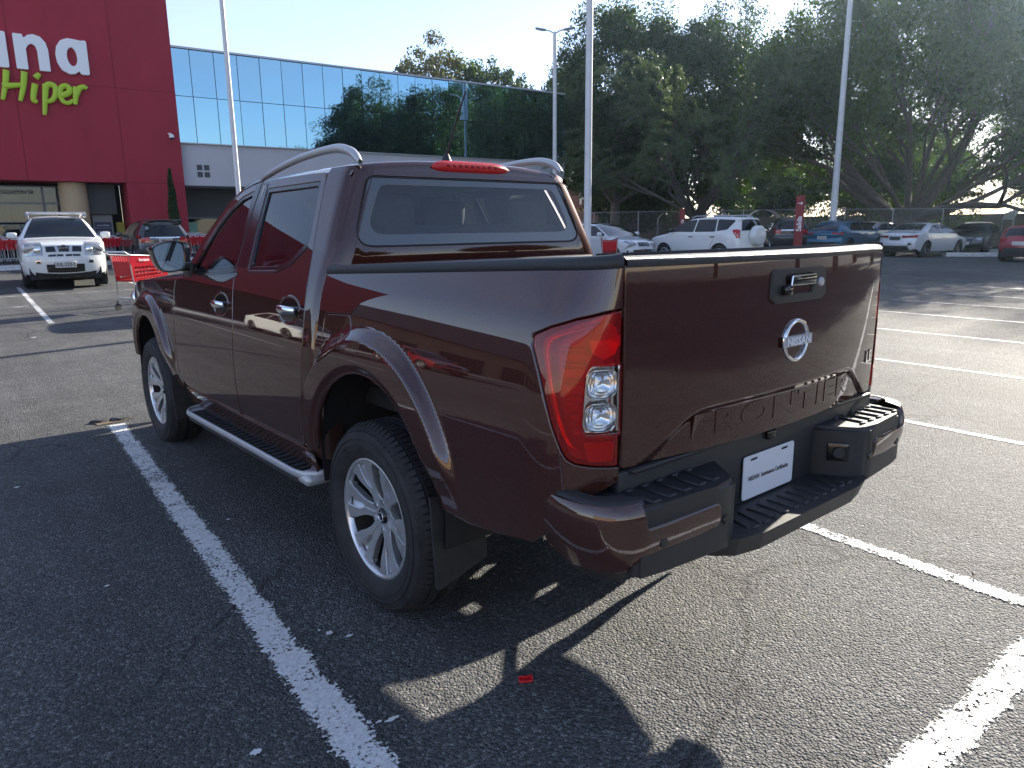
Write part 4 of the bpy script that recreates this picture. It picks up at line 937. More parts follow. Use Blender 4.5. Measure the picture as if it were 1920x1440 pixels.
# cap along the top of the tailgate
prof = [(0.004,-.012),(-.004,-.004),(-.005,.008),(.004,.018),(.02,.021),(.05,.021),(.056,.012),(.056,-.02)]
m = MB(); m.grid([[(x, gate(x,1.388)[1]+d, 1.388+h) for d, h in prof] for x in np.linspace(-.7345,.7345,33)])
pmat('cap_plastic', (.040,.042,.045), .42, bump=.9, bscale=420)
m.build('tailgate_cap', 'cap_plastic', TG, 50)
m = MB(); m.box((0,-1.09,1.10), (1.40,.05,.54)); m.build('inner_skin', P, TG)
# ---- bed rails (black caps), box floor and inner walls
prof = [(.006,-.012),(-.003,-.004),(-.004,.014),(.004,.026),(.018,.031),(.055,.031),(.062,.022),(.062,-.03)]
rows = []
for u in [.398]+list(np.linspace(.39,-.92,28))+list(np.linspace(-.95,-1.209,10)):
    p = Vector(bed(u, zt(u))); q = Vector(bed(u-.004, zt(u))); t = (q-p); t.z = 0; t.normalize(); n = Vector((-t.y, t.x, 0))
    if n.x < 0: n = -n
    rows.append([p+n*d+Vector((0,0,h)) for d, h in prof])
m = MB(); m.grid(rows); n0 = len(rows)*len(prof); m.f += [tuple(range(len(prof))), tuple(range(n0-1, n0-len(prof)-1, -1))]
both('bed_rail_cap', m, 'black_plastic', TRUCK, 50)
m = MB(); m.box((0,-.36,.86), (1.44,1.46,.03)); m.build('bed_floor', 'black_plastic', TRUCK)
m = MB(); m.box((-.735,-.36,1.095), (.03,1.46,.46)); both('bed_inner_wall', m, P, TRUCK)
m = MB(); m.box((0,.385,1.09), (1.50,.03,.44)); m.build('bed_front_wall', P, TRUCK)
m = MB(); m.tube([(-.70,.375,1.322),(.70,.375,1.322)], .022, 10); m.build('bed_front_rail', 'black_plastic', TRUCK)
# ---- doors and the cab side
bu = lambda z: 1.403+.045*sstep(.98,1.30,z)+.022*sstep(1.3,1.75,z)
ru = Spline([.52,.66,.88,1.05,1.2,1.43,1.583,1.72],[.582,.578,.545,.538,.545,.607,.655,.705])
rear_ol = [(ru(z), z) for z in (.60,.7,.8,.9,1.0,1.1,1.2,1.3,1.4,1.5,1.6,1.68,1.71)]+[(.722,1.732),(.745,1.745)]+[(.9,1.748),(1.2,1.748),(1.466-.003,1.744)]
rear_ol += [(bu(z)-.003, z) for z in (1.7,1.6,1.5,1.4,1.3,1.25,1.2,1.15,1.1,1.05,1.0,.9,.8,.7,.6)]+[(1.395,.545),(1.375,.527),(.64,.527),(.60,.54)]
rwin = rpoly([(.752,1.712),(1.385,1.704),(1.345,1.50),(1.222,1.292),(.93,1.306),(.815,1.335),(.700,1.43),(.668,1.445)], [.03,.02,0,.02,.15,.1,.06,.02])
rwin = [(.752,1.712),(1.385,1.704),(1.36,1.56),(1.30,1.42),(1.222,1.293),(1.05,1.297),(.93,1.309),(.84,1.332),(.75,1.375),(.68,1.432),(.668,1.455),(.69,1.54),(.725,1.66),(.738,1.70)]
rwin = rpoly([(1.366,1.702),(1.322,1.50),(1.282,1.293),(.93,1.306),(.80,1.342),(.672,1.425),(.664,1.46),(.745,1.706)], [.02,0,.012,.15,.12,.05,.02,.03])
front_ol = [(bu(z)+.003, z) for z in (.6,.7,.8,.9,1.0,1.05,1.1,1.15,1.2,1.25,1.3,1.4,1.5,1.6,1.7)]+[(1.474,1.744),(1.60,1.732),(1.72,1.708),(1.86,1.652),(1.98,1.575),(2.10,1.472),(2.20,1.362),(2.28,1.262),(2.33,1.213),(2.47,1.196)]
front_ol += [(2.484,1.14),(2.470,1.05),(2.462,.95),(2.463,.80),(2.468,.68),(2.46,.60),(2.42,.555),(2.37,.535),(2.30,.527),(1.43,.527),(1.41,.545)]
fwin = rpoly([(1.545,1.700),(1.70,1.672),(1.835,1.614),(1.96,1.520),(2.06,1.415),(2.15,1.295),(2.165,1.250),(2.10,1.243),(1.462,1.289)], [.02,0,0,0,0,.01,.02,.02,.012])
for mir in (False, True):
    for nm, ol, win in (('rear_door', rear_ol, rwin), ('front_door', front_ol, fwin)):
        d = panel(nm, ol, side, P, TRUCK, res=.026, holes=[win], depth=.025, mirror=mir)
        w = win if area2(win) > 0 else win[::-1]
        panel('window_glass', offset(w, .016), side, 'window_tint', d, res=.06, depth=0, mirror=mir, lift=-.012)
        panel('window_seal', offset(w, .0008), side, 'black_gloss', d, res=.05, depth=.018, mirror=mir, lift=-.003, holes=[offset(w, .020)], bev=.002)
        # black pillar trim between the two windows
        if nm == 'rear_door':
            tr = [(bu(z)-.006, z) for z in (1.30,1.4,1.5,1.6,1.7,1.735)]+[(1.385,1.728),(1.372,1.70),(1.33,1.50),(1.292,1.30)]
        else:
            tr = [(bu(z)+.006, z) for z in (1.30,1.4,1.5,1.6,1.7,1.735)]+[(1.56,1.722),(1.537,1.695),(1.505,1.50),(1.465,1.30)]
        panel('pillar_trim', tr, side, 'black_gloss', d, res=.04, depth=.004, mirror=mir, lift=.0025, bev=.001)
        # belt moulding
        if nm == 'rear_door': bl = [(1.28,1.287),(.93,1.300),(.795,1.336),(.665,1.42),(.660,1.413),(.79,1.328),(.93,1.292),(1.28,1.279)]
        else: bl = [(1.46,1.283),(2.11,1.238),(2.175,1.246),(2.18,1.238),(2.12,1.229),(1.46,1.274)]
        panel('belt_moulding', bl, side, 'black_gloss', d, res=.03, depth=.004, mirror=mir, lift=.004, bev=.001)
        # pull handle in its bowl
        hy, hz = ((.702,1.140) if nm == 'rear_door' else (1.600,1.103))
        sx = 1 if mir else -1
        def S(u, z, o): q = side(u, z); return Vector(((q[0]-o)*(-sx if not mir else -1) if False else (q[0]-o) * (1 if not mir else -1), u, z))
        mm = MB()
        for r0, r1, o0, o1 in ((.072,.066,.0005,.003),(.066,.058,.003,.0005)):
            mm.grid([[S(hy+r*1.72*math.cos(2*math.pi*k/36), hz+r*.92*math.sin(2*math.pi*k/36), o) for r, o in ((r0,o0),(r1,o1))] for k in range(37)])
        hnd = mm.build('handle_surround', P, d, 60)
        mm = MB(); mm.grid([[S(hy+r*1.72*math.cos(2*math.pi*k/36), hz+r*.92*math.sin(2*math.pi*k/36), o) for r, o in ((.058,.001),(.045,.0008),(.02,.0008),(.001,.0008))] for k in range(37)])
        mm.build('handle_bowl', 'black_gloss', d, 180)
        rows = []
        for i in range(11):
            t = i/10; u = hy+.088-.195*t; k = math.sin(math.pi*min(max(t,.03),.97))**.45
            c = S(u, hz+.004, .016+.020*k); h = .010+.011*k
            rows.append([c+Vector((sx*.010*k*math.cos(a), 0, h*math.sin(a))) for a in [2*math.pi*j/10 for j in range(11)]])
        mm = MB(); mm.grid(rows); mm.build('door_handle', 'chrome', d, 180)
# cab rear corner: from the rear door seam round to the rear window panel
yc = lambda z: .418+.20*max(0, z-1.40)
def cab_corner():
    rows = []
    for z in [.50,.6,.7,.8,.9,1.0,1.1,1.2,1.3,1.38,1.46,1.54,1.62,1.68,1.72,1.745,1.76]:
        zz = min(z, 1.745); s0 = (ru(zz) if z < 1.70 else ru(1.70)-.0)-.004; w = Wd(.5, zz); y1 = yc(zz)
        a = Vector((-w, s0)); b = Vector((-w+.004, y1+.085)); c = Vector((-w+.03, y1+.01)); e = Vector((-w+.115, y1+.004))
        row = [a+(b-a)*(k/4) for k in range(4)]
        for k in range(9):
            t = k/8; row.append(b*(1-t)**3+Vector((-w+.004, y1+.03))*3*t*(1-t)**2+c*3*t*t*(1-t)*1.0+e*t**3)
        inx = .0 if z <= 1.745 else .012
        rows.append([Vector((q.x+inx, q.y+ (inx if k > 5 else 0), z)) for k, q in enumerate(row)])
    m = MB(); m.grid(rows); return m
both('cab_corner_panel', cab_corner(), P, TRUCK, 60)
def cabback(x, z): return (x, yc(z)+.010*(abs(x)/.7)**2-.006, z)
wl = lambda z: (Wd(.5, z)-.108)
back_ol = [(-wl(1.0),1.0),(wl(1.0),1.0)]+[(wl(z), z) for z in (1.1,1.2,1.3,1.4,1.5,1.6,1.7,1.745)]+[(-wl(z), z) for z in (1.745,1.7,1.6,1.5,1.4,1.3,1.2,1.1)]
rw = rpoly([(-.675,1.418),(.675,1.418),(.690,1.50),(.583,1.708),(.45,1.716),(-.45,1.716),(-.583,1.708),(-.690,1.50)], [.06,.06,.05,.05,0,0,.05,.05], 7)
rw = rpoly([(-.692,1.412),(.692,1.412),(.572,1.718),(-.572,1.718)], [.075,.075,.05,.05], 8)
CB = panel('cab_back', back_ol, cabback, P, TRUCK, out=(0,-1,0), res=.04, holes=[rw], depth=.02)
rwi = offset(rw, .006)
inner = rpoly([(-.618,1.468),(.618,1.468),(.515,1.680),(-.515,1.680)], [.06]*4, 8)
panel('rear_window_band', rwi, cabback, 'frit', CB, out=(0,-1,0), res=.05, depth=.006, lift=-.004, holes=[inner])
panel('rear_window', offset(inner, -.01), cabback, 'window_rear_tint', CB, out=(0,-1,0), res=.08, depth=0, lift=-.006)
panel('window_seal', offset(rw, .0008), cabback, 'rubber', CB, out=(0,-1,0), res=.05, depth=.01, lift=-.001, holes=[offset(rw, .008)], bev=.002)
# roof
def roofz(x, y):
    zc = 1.802-.022*max(0, y-1.0)**2*2.2-.03*max(0, .62-y)**2*6
    return zc-.034*(abs(x)/.6)**2.6-.02*sstep(.575,.63,abs(x))
def roof_row(y, we=.628):
    return [(x, y, roofz(x, y)) for x in [we*t for t in (-1,-.985,-.96,-.92,-.85,-.7,-.5,-.25,0,.25,.5,.7,.85,.92,.96,.985,1)]]
m = MB(); rows = []
for y, dz in ((.495,.055),(.497,.034),(.502,.018),(.512,.007),(.53,.0015)):
    rows.append([(x, y-.0, z-dz) for x, _, z in roof_row(.53, .60+.028*min(1, (y-.495)/.035))])
rows += [roof_row(y) for y in (.6,.75,.9,1.05,1.2,1.35,1.5,1.65,1.74)]
m.grid(rows); RF = m.build('roof', P, TRUCK, 60)
m = MB(); m.grid([[(-.628-.014*t, y, roofz(.628, max(y,.53))-.003-.022*t) for t in (0,.3,.6,1)] for y in (.50,.7,.9,1.1,1.3,1.5,1.74)])
both('roof_ditch', m, P, RF, 60)
# high brake lamp
rows = []
for t in np.linspace(-1, 1, 17):
    x = .232*t; k = (1-abs(t)**6)**.5*1.0; 
    rows.append([(x, .497+.004*(1-k)+d, 1.766+(h-1.766)*max(.15, k)) for d, h in ((.03,1.799),(.008,1.801),(-.006,1.794),(-.012,1.775),(-.008,1.752),(.004,1.744))])
m = MB(); m.grid(rows); BL = m.build('high_brake_lamp', 'lamp_reflector', RF, 60)
for k in range(9):
    m = MB(); m.rbox((-.14+.035*k, .4845, 1.777), (.018,.006,.012), .003); m.build('lamp_cell', 'lamp_dark_red', BL)
# aerial
m = MB(); m.lathe([(.0,.055),(.012,.05),(.02,.03),(.028,.008),(.032,0)], 14, 'Z', (-.03,.66,1.80)); AE = m.build('aerial_base', 'black_plastic', RF, 60)
m = MB(); m.tube([(-.03,.66,1.84),(-.025,.56,2.02),(-.020,.50,2.12)], .0045, 6, radii=[.007,.005,.004]); m.build('aerial_rod', 'black_plastic', RF)
# roof rails
rp_ = catmull([(-.598,.492,1.782),(-.600,.545,1.822),(-.602,.63,1.848),(-.603,.74,1.857),(-.603,.92,1.853),(-.600,1.15,1.838),(-.595,1.40,1.810),(-.590,1.60,1.778),(-.586,1.70,1.752)], 6)
rows = []
for i, q in enumerate(rp_):
    t = i/(len(rp_)-1); k = min(1, .55+5*t, .25+4*(1-t))
    rows.append([(q.x+.019*math.cos(a)*k, q.y, q.z-.010+.018*math.sin(a)*k*(1.25-.5*t)) for a in [2*math.pi*j/12 for j in range(13)]])
m = MB(); m.grid(rows); both('roof_rail', m, 'silver_trim', RF, 60)
# A pillars, windscreen, bonnet, wings, front end
A_out = [(1.49,1.749),(1.60,1.737),(1.72,1.713),(1.86,1.657),(1.98,1.580),(2.10,1.477),(2.20,1.367),(2.285,1.266),(2.34,1.218)]
G = catmull([(-.600,1.70,1.752),(-.612,1.80,1.727),(-.640,2.0,1.622),(-.676,2.22,1.462),(-.712,2.42,1.285),(-.735,2.55,1.175)], 6)
rows = []
for i in range(33):
    t = i/32; k = t*(len(A_out)-1); j = min(int(k), len(A_out)-2); f = k-j
    a = Vector(side(A_out[j][0]*(1-f)+A_out[j+1][0]*f, A_out[j][1]*(1-f)+A_out[j+1][1]*f))
    kk = t*(len(G)-1); j = min(int(kk), len(G)-2); b = G[j].lerp(G[j+1], kk-j)
    mid = a.lerp(b, .5)+Vector((-.016,.006,.014))
    rows.append([a*(1-s)**2+mid*2*s*(1-s)+b*s*s for s in np.linspace(0,1,7)])
m = MB(); m.grid(rows); both('front_pillar', m, P, TRUCK, 60)
m = MB(); rows = []
for q in G:
    rows.append([(q.x*s, q.y+.06*(1-s*s)*1.0, q.z+.025*(1-s*s)) for s in np.linspace(1,-1,13)])
m.grid(rows); m.build('windscreen', 'windscreen', TRUCK, 180)
m = MB(); m.grid([[(x, 1.735+.05*(1-(x/.6)**2), roofz(x,1.74)) for x in np.linspace(-.6,.6,9)], [(x, 1.70+.06*(1-(x/.6)**2), 1.752+.025*(1-(x/.6)**2)-.004) for x in np.linspace(-.6,.6,9)]]); m.build('roof_front_edge', P, RF)
hz_ = lambda y: 1.196-.05*(y-2.47)-.06*max(0, y-3.3)**2
wing_ol = [(2.476,.66),(2.470,.80),(2.468,.95),(2.477,1.05),(2.490,1.14),(2.482,1.193)]+[(y, hz_(y)-.004) for y in (2.6,2.8,3.0,3.2,3.4,3.6)]+[(3.66,1.05),(3.70,.95),(3.80,.86),(3.86,.74),(3.84,.62),(3.60,.585)]
wing_ol += arc(3.13,.48,.44,13,172,36)+[(2.66,.50),(2.58,.49),(2.48,.505),(2.435,.54),(2.47,.60)]
panel('front_wing', wing_ol, side, P, TRUCK, res=.03, depth=.022, both=True, dense=((2.50,3.76,.56,1.10),.0125))
m = MB(); rows = []
for y in np.linspace(2.46,3.86,15):
    w = Wd(y, hz_(y))+.0; k = max(0, y-3.55)
    rows.append([(w*s*.985, y+.05*(1-s*s), hz_(y)+.055*(1-abs(s)**2.5)-.9*k*k) for s in np.linspace(-1,1,21)])
m.grid(rows); m.build('bonnet', P, TRUCK, 60)
m = MB(); rows = []
for z, k in ((1.06,0),(.98,.045),(.86,.06),(.74,.10),(.62,.105),(.52,.05),(.46,-.03)):
    rows.append([(.80*s-.02*s*k, 3.88+k+.12*(1-abs(s)**2.2), z) for s in np.linspace(-1,1,17)])
m.grid(rows); m.build('front_bumper', P, TRUCK, 60)
m = MB(); m.rbox((0,4.02,.92), (.86,.06,.20), .03); m.build('grille', 'black_gloss', TRUCK)
m = MB(); m.rbox((0,4.04,.99), (.90,.05,.025), .01); m.build('grille_trim', 'chrome', TRUCK)
m = MB(); m.rbox((-.66,3.90,.97), (.34,.14,.14), .05, 3); both('headlamp', m, 'lamp_silver', TRUCK)
# sills, running boards
panel('sill', [(.47,.522),(2.40,.522),(2.43,.47),(2.40,.40),(.50,.40),(.46,.45)], side, P, TRUCK, res=.06, depth=.02, both=True)
zb = lambda y: .432-.017*(y-.46)
rows = []
for y in np.linspace(.56,2.20,24): rows.append([(x, y, zb(y)+h) for x, h in ((-.80,.012),(-.815,.020),(-.845,.004),(-.86,0),(-.945,-.002),(-.95,-.05),(-.80,-.05),(-.80,.012))])
m = MB(); m.grid(rows); RB = both('running_board', m, 'black_plastic', TRUCK, 30)
for k in range(26):
    y = .60+k*.061
    m = MB(); m.rbox((-.902,y,zb(y)+.002), (.062,.030,.008), .003, 1); v2 = m.mirrored()
    m.build('tread_rib', 'rubber', RB[0]); v2.build('tread_rib', 'rubber', RB[1])
ed = catmull([(-.815,.455,.443),(-.87,.462,.436),(-.925,.485,.432),(-.958,.56,.428),(-.962,.75,zb(.75)-.002),(-.962,1.4,zb(1.4)-.002),(-.962,2.05,zb(2.05)-.002),(-.955,2.18,zb(2.18)-.002),(-.92,2.245,zb(2.2)-.002),(-.86,2.275,zb(2.2)),(-.82,2.28,zb(2.2))], 6)
m = MB(); m.tube(ed, .0145, 10, squash=(.70,1.3)); q = m.mirrored()
m.build('board_edge', 'silver_trim', RB[0], 60); q.build('board_edge', 'silver_trim', RB[1], 60)
m = MB(); m.rbox((-.885,.515,.410), (.15,.115,.056), .026, 3); q = m.mirrored(); m.build('board_end_cap', 'silver_trim', RB[0], 60); q.build('board_end_cap', 'silver_trim', RB[1], 60)
m = MB(); m.rbox((-.88,2.225,.385), (.14,.08,.04), .018, 3); q = m.mirrored(); m.build('board_end_cap', 'silver_trim', RB[0], 60); q.build('board_end_cap', 'silver_trim', RB[1], 60)
# ---- wing mirrors
mir_ol = catmull([(-1.072,1.385,0),(-1.052,1.415,0),(-.99,1.434,0),(-.925,1.436,0),(-.897,1.415,0),(-.893,1.345,0),(-.905,1.282,0),(-.94,1.262,0),(-1.005,1.26,0),(-1.045,1.29,0)], 5, True)
def mirror_part(m_, sc, y, dz=0): return [(-.984+(q.x+.984)*sc, y, 1.348+(q.y-1.348)*sc+dz) for q in mir_ol]+[(-.984+(mir_ol[0].x+.984)*sc, y, 1.348+(mir_ol[0].y-1.348)*sc+dz)]
m = MB(); m.grid([mirror_part(m, s, y) for s, y in ((.90,2.128),(.98,2.122),(1.0,2.135),(1.0,2.17),(.93,2.23),(.78,2.27),(.45,2.295),(.02,2.30))])
WM = both('wing_mirror', m, 'black_gloss', TRUCK, 60)
m = MB(); m.grid([mirror_part(m, s, y) for s, y in ((1.012,2.150),(1.02,2.17),(.95,2.235),(.80,2.277),(.46,2.303),(.02,2.308))]); q = m.mirrored()
m.build('mirror_cover', P, WM[0], 60); q.build('mirror_cover', P, WM[1], 60)
m = MB(); m.grid([mirror_part(m, .90, 2.1285), mirror_part(m, .5, 2.1285), mirror_part(m, .01, 2.1285)]); q = m.mirrored()
m.build('mirror_glass', 'mirror_glass', WM[0], 60); q.build('mirror_glass', 'mirror_glass', WM[1], 60)
m = MB(); m.rbox((-.885,2.20,1.285), (.10,.07,.05), .018, 3); m.rbox((-.850,2.235,1.258), (.03,.15,.085), .012, 2); q = m.mirrored()
m.build('mirror_arm', 'black_plastic', WM[0]); q.build('mirror_arm', 'black_plastic', WM[1])
# ---- rear bumper
_bp = catmull([(-.893,-.985,0),(-.908,-1.07,0),(-.905,-1.15,0),(-.875,-1.225,0),(-.805,-1.272,0),(-.70,-1.291,0),(-.50,-1.306,0),(-.25,-1.314,0),(0,-1.317,0)], 12)
_bs = [0.0]
for a, b in zip(_bp, _bp[1:]): _bs.append(_bs[-1]+(b-a).length)
def bplan(s):
    s = min(max(s, 0), _bs[-1]-1e-6); i = max(0, min(len(_bs)-2, int(np.searchsorted(_bs, s))-1)); f = (s-_bs[i])/(_bs[i+1]-_bs[i])
    p = _bp[i].lerp(_bp[i+1], f); t = (_bp[min(i+2, len(_bp)-1)]-_bp[max(i-1, 0)]).normalized(); return p, Vector((t.y, -t.x, 0))
def bump(s, z):
    p, n = bplan(s)
    d = -.045*max(0, (.70-z)/.13)**2-.018*max(0, (z-.715)/.065)**2.5
    p = p+n*d; return (p.x, p.y, z)
s_at = lambda x: _bs[min(i for i, q in enumerate(_bp) if q.x >= x)]
sa, sb, sc_ = s_at(-.79), s_at(-.49), s_at(-.42)
pan = rpoly([(0.005,.60),(0.0,.74),(.03,.768),(sa,.782),(sa+.012,.705),(sb-.01,.713),(sb,.70),(sb+.004,.615),(sb-.12,.592),(.34,.572),(.12,.566)], [.02,.02,.01,.012,.012,.02,.01,.012,0,0,0])
RBu = panel('rear_bumper', pan, bump, P, TRUCK, out=(-1,-1,0), res=.022, depth=.02, both=True, bev=.004)
lowr = [(.03,.572),(.12,.560),(.34,.566),(sb-.1,.586),(sb+.03,.604),(sb+.03,.585),(sb-.1,.566),(.34,.540),(.12,.536),(.03,.55)]
panel('bumper_lower_lip', lowr, bump, 'black_plastic', [RBu[0], RBu[1]][0], out=(-1,-1,0), res=.04, depth=.03, lift=-.004)
panel('bumper_lower_lip', lowr, bump, 'black_plastic', RBu[1], out=(-1,-1,0), res=.04, depth=.03, lift=-.004, mirror=True)
ss = [i for i, s in enumerate(_bs) if .0 <= s <= sa+.01]
rows = []
for i in ss:
    p, n = bplan(_bs[i])
    z0 = .776 if _bs[i] > .06 else .765
    w = .10
    rows.append([p-n*.016+Vector((0,0,z0-.004)), p-n*.022+Vector((0,0,z0+.004)), p-n*.034+Vector((0,0,z0+.008)), Vector((p.x*.5-.40, p.y*.45-.62, z0+.010))])
m = MB(); m.grid(rows); q = m.mirrored()
m.build('bumper_pad', 'black_plastic', RBu[0], 60); q.build('bumper_pad', 'black_plastic', RBu[1], 60)
for sgn, par in ((1, RBu[0]), (-1, RBu[1])):
    bm_ = bmesh.new()
    pl = [(-.795,-1.262),(-.70,-1.280),(-.50,-1.297),(-.425,-1.302),(-.385,-1.285),(-.30,-1.165),(-.30,-1.12),(-.795,-1.12)]
    lo = [bm_.verts.new((x, y, .565)) for x, y in pl]; hi = [bm_.verts.new((x, y, .766)) for x, y in pl]
    bm_.faces.new(lo[::-1]); bm_.faces.new(hi)
    for i in range(len(pl)): bm_.faces.new((lo[i], lo[(i+1) % len(pl)], hi[(i+1) % len(pl)], hi[i]))
    bmesh.ops.bevel(bm_, geom=[e for e in bm_.edges if abs(e.verts[0].co.z-e.verts[1].co.z) > .1 and e.verts[0].co.y < -1.25 or min(e.verts[0].co.z, e.verts[1].co.z) > .7], offset=.014, segments=3, affect='EDGES')
    bm_.verts.index_update(); m = MB(); m.add([v.co[:] for v in bm_.verts], [[v.index for v in f.verts] for f in bm_.faces]); bm_.free()
    m = m if sgn > 0 else m.mirrored(); st = m.build('bumper_step', 'black_plastic', par, 50)
    for k in range(5):
        m = MB(); x = -.735+.066*k
        m.rbox((x,-1.21,.768), (.012,.105,.010), .004, 1); m.rbox((x+.014,-1.262,.768), (.036,.012,.010), .004, 1); m.rbox((x+.016,-1.163,.768), (.036,.012,.010), .004, 1)
        (m if sgn > 0 else m.mirrored()).build('tread_rib', 'black_plastic', st)
    m = MB(); q = bump(s_at(-.715)+.0, .655); m.lathe([(0,-.003),(.013,-.003),(.0145,0),(.0145,.012)], 16, 'Y', q); (m if sgn > 0 else m.mirrored()).build('parking_sensor', 'black_plastic', par)
    m = MB(); m.lathe([(0,-.003),(.013,-.003),(.0145,0),(.0145,.012)], 16, 'Y', (-.452,-1.302,.655)); (m if sgn > 0 else m.mirrored()).build('parking_sensor', 'black_gloss', par)
m = MB(); zf = .583
flo = rpoly([(-.46,-1.13),(-.46,-1.27),(-.40,-1.318),(-.30,-1.338),(.30,-1.338),(.40,-1.318),(.46,-1.27),(.46,-1.13)], .02)
bm_ = bmesh.new(); lo = [bm_.verts.new((x*.97, y+.02, .520)) for x, y in flo]; hi = [bm_.verts.new((x, y, zf)) for x, y in flo]
bm_.faces.new(lo[::-1]); top = bm_.faces.new(hi)
for i in range(len(flo)): bm_.faces.new((lo[i], lo[(i+1) % len(flo)], hi[(i+1) % len(flo)], hi[i]))
bmesh.ops.bevel(bm_, geom=[e for e in bm_.edges if min(e.verts[0].co.z, e.verts[1].co.z) > .57 and e.verts[0].co.y < -1.2], offset=.018, segments=4, affect='EDGES')
bm_.verts.index_update(); m = MB(); m.add([v.co[:] for v in bm_.verts], [[v.index for v in f.verts] for f in bm_.faces]); bm_.free()
BS = m.build('bumper_centre_step', 'black_plastic', TRUCK, 50)
for k in range(11):
    x = -.30+.06*k; m = MB(); m.rbox((x,-1.245,zf+.001), (.012,.095,.010), .004, 1, rz=-.25 if abs(x) > .2 else 0); m.rbox((x+.012,-1.298,zf+.001), (.034,.011,.010), .004, 1); m.build('tread_rib', 'black_plastic', BS)
m = MB(); m.rbox((-.80,-1.02,.70), (.17,.24,.13), .01); both('sun_gap_block', m, 'underbody', TRUCK)  # unseen blocks added to stop sun showing through the gap beside the pad
m = MB(); m.rbox((0,-1.135,.70), (1.50,.04,.25), .008); m.rbox((0,-1.158,.822), (1.42,.03,.016), .006); BW = m.build('bumper_back_wall', 'black_plastic', TRUCK)
m = MB(); m.rbox((.0,-1.163,.795), (.055,.02,.035), .012, 3); m.build('plate_lamp', 'black_gloss', BW)
pl = rpoly([(-.155,.592),(.155,.592),(.155,.742),(-.155,.742)], .012)
LP = panel('licence_plate', pl, lambda x, z: (x, -1.165, z), 'plate_white', TRUCK, out=(0,-1,0), res=.08, depth=.004, bev=.001, holes=[rpoly([(sx*.095-.022,.722),(sx*.095+.022,.722),(sx*.095+.022,.731),(sx*.095-.022,.731)], .004) for sx in (-1,1)])
for body, cx in (('NISSAN', -.094), ('Seminuevos Certificados', .035)):
    v, f = text2d(body, .0225, .0006, 0, .95, .92 if cx < 0 else .80)
    mobj('plate_lettering', [(cx+x, -1.1656, .655+y) for x, y, z in v], f, 'ink', LP)
# socket on the right step, hooks
m = MB(); m.rbox((0,0,0), (.075,.012,.07), .012, 2, M=Matrix.Rotation(R(-54), 4, 'Z')); 
mm_ = Matrix.Translation((.345,-1.232,.675)); m.v = [tuple(mm_ @ Vector(q)) for q in m.v]; SK = m.build('trailer_socket', 'black_gloss', RBu[1])
m = MB(); m.tube([(.337,-1.239,.675),(.333,-1.243,.675)], .020, 14); m.build('socket_cover', 'black_plastic', SK)
# ---- mud flaps, arches, chassis
def flap(y, zt_, x0=-.925, x1=-.66, zl=.27):
    m = MB(); pts = [(x0,zt_),(x0+.005,zl),(x0+.02,zl-.005),(x1,zl+.055),(x1,zt_-.07),(x1+.01,zt_)]
    m.grid([[(x, y+d+.05*(z-.3), z) for x, z in pts] for d in (0,-.012)]); n = len(pts); m.f += [tuple(range(n)), tuple(range(2*n-1, n-1, -1))]
    return m
both('mud_flap', flap(-.475,.60,-.925,-.70), 'rubber', TRUCK)
both('mud_flap', flap(2.62,.56,-.925,-.68,.26), 'rubber', TRUCK)
for yc_, zc_, r_ in ((-.025,.505,.475),(3.13,.48,.462)):
    m = MB(); m.grid([[(x, yc_+r_*math.cos(R(a)), zc_+r_*math.sin(R(a))) for a in np.linspace(-12,192,26)] for x in (-.885,-.70,-.50)])
    if yc_ > 1: m.add([(-.50, yc_+r_*math.cos(R(a)), zc_+r_*math.sin(R(a))) for a in np.linspace(-12,192,26)], [tuple(range(26))])
    both('arch_liner', m, 'underbody', TRUCK, 60)
m = MB(); m.box((0,-.3,.79), (1.40,1.5,.08)); m.box((0,2.5,.55), (1.3,2.6,.22))
for sx in (-1,1): m.grid([[(sx*.45+a, y, z+b) for a, b in ((-.045,-.06),(.045,-.06),(.045,.06),(-.045,.06),(-.045,-.06))] for y, z in ((-1.0,.66),(-.7,.68),(0,.70),(.55,.69),(1.0,.54),(1.6,.50),(3.85,.50))])
CH = m.build('chassis', 'underbody', TRUCK)
m = MB(); m.tube([(-.78,0,.365),(.78,0,.365)], .05, 12); m.lathe([(0,-.16),(.10,-.12),(.15,0),(.10,.12),(0,.16)], 18, 'X', (0,0,.37)); m.build('rear_axle', 'underbody', CH, 60)
for sx in (-1,1):
    m = MB(); m.tube([(sx*.50,-.62,.55),(sx*.50,-.3,.42),(sx*.50,0,.40),(sx*.50,.35,.45),(sx*.50,.62,.55)], .014, 6, squash=(1,1)); m.build('leaf_spring', 'underbody', CH)
    m = MB(); m.tube([(sx*.40,.14,.40),(sx*.38,.22,.80)], .03, 8); m.build('damper', 'underbody', CH)
m = MB(); m.box((0,.50,.64), (1.72,.03,.42)); m.build('dark_plate', 'underbody', CH)  # dark plate added to hide the sunlit bed wall seen through the arch
m = MB(); m.tube([(-.75,3.15,.365),(.75,3.15,.365)], .05, 12); m.build('front_axle', 'underbody', CH)
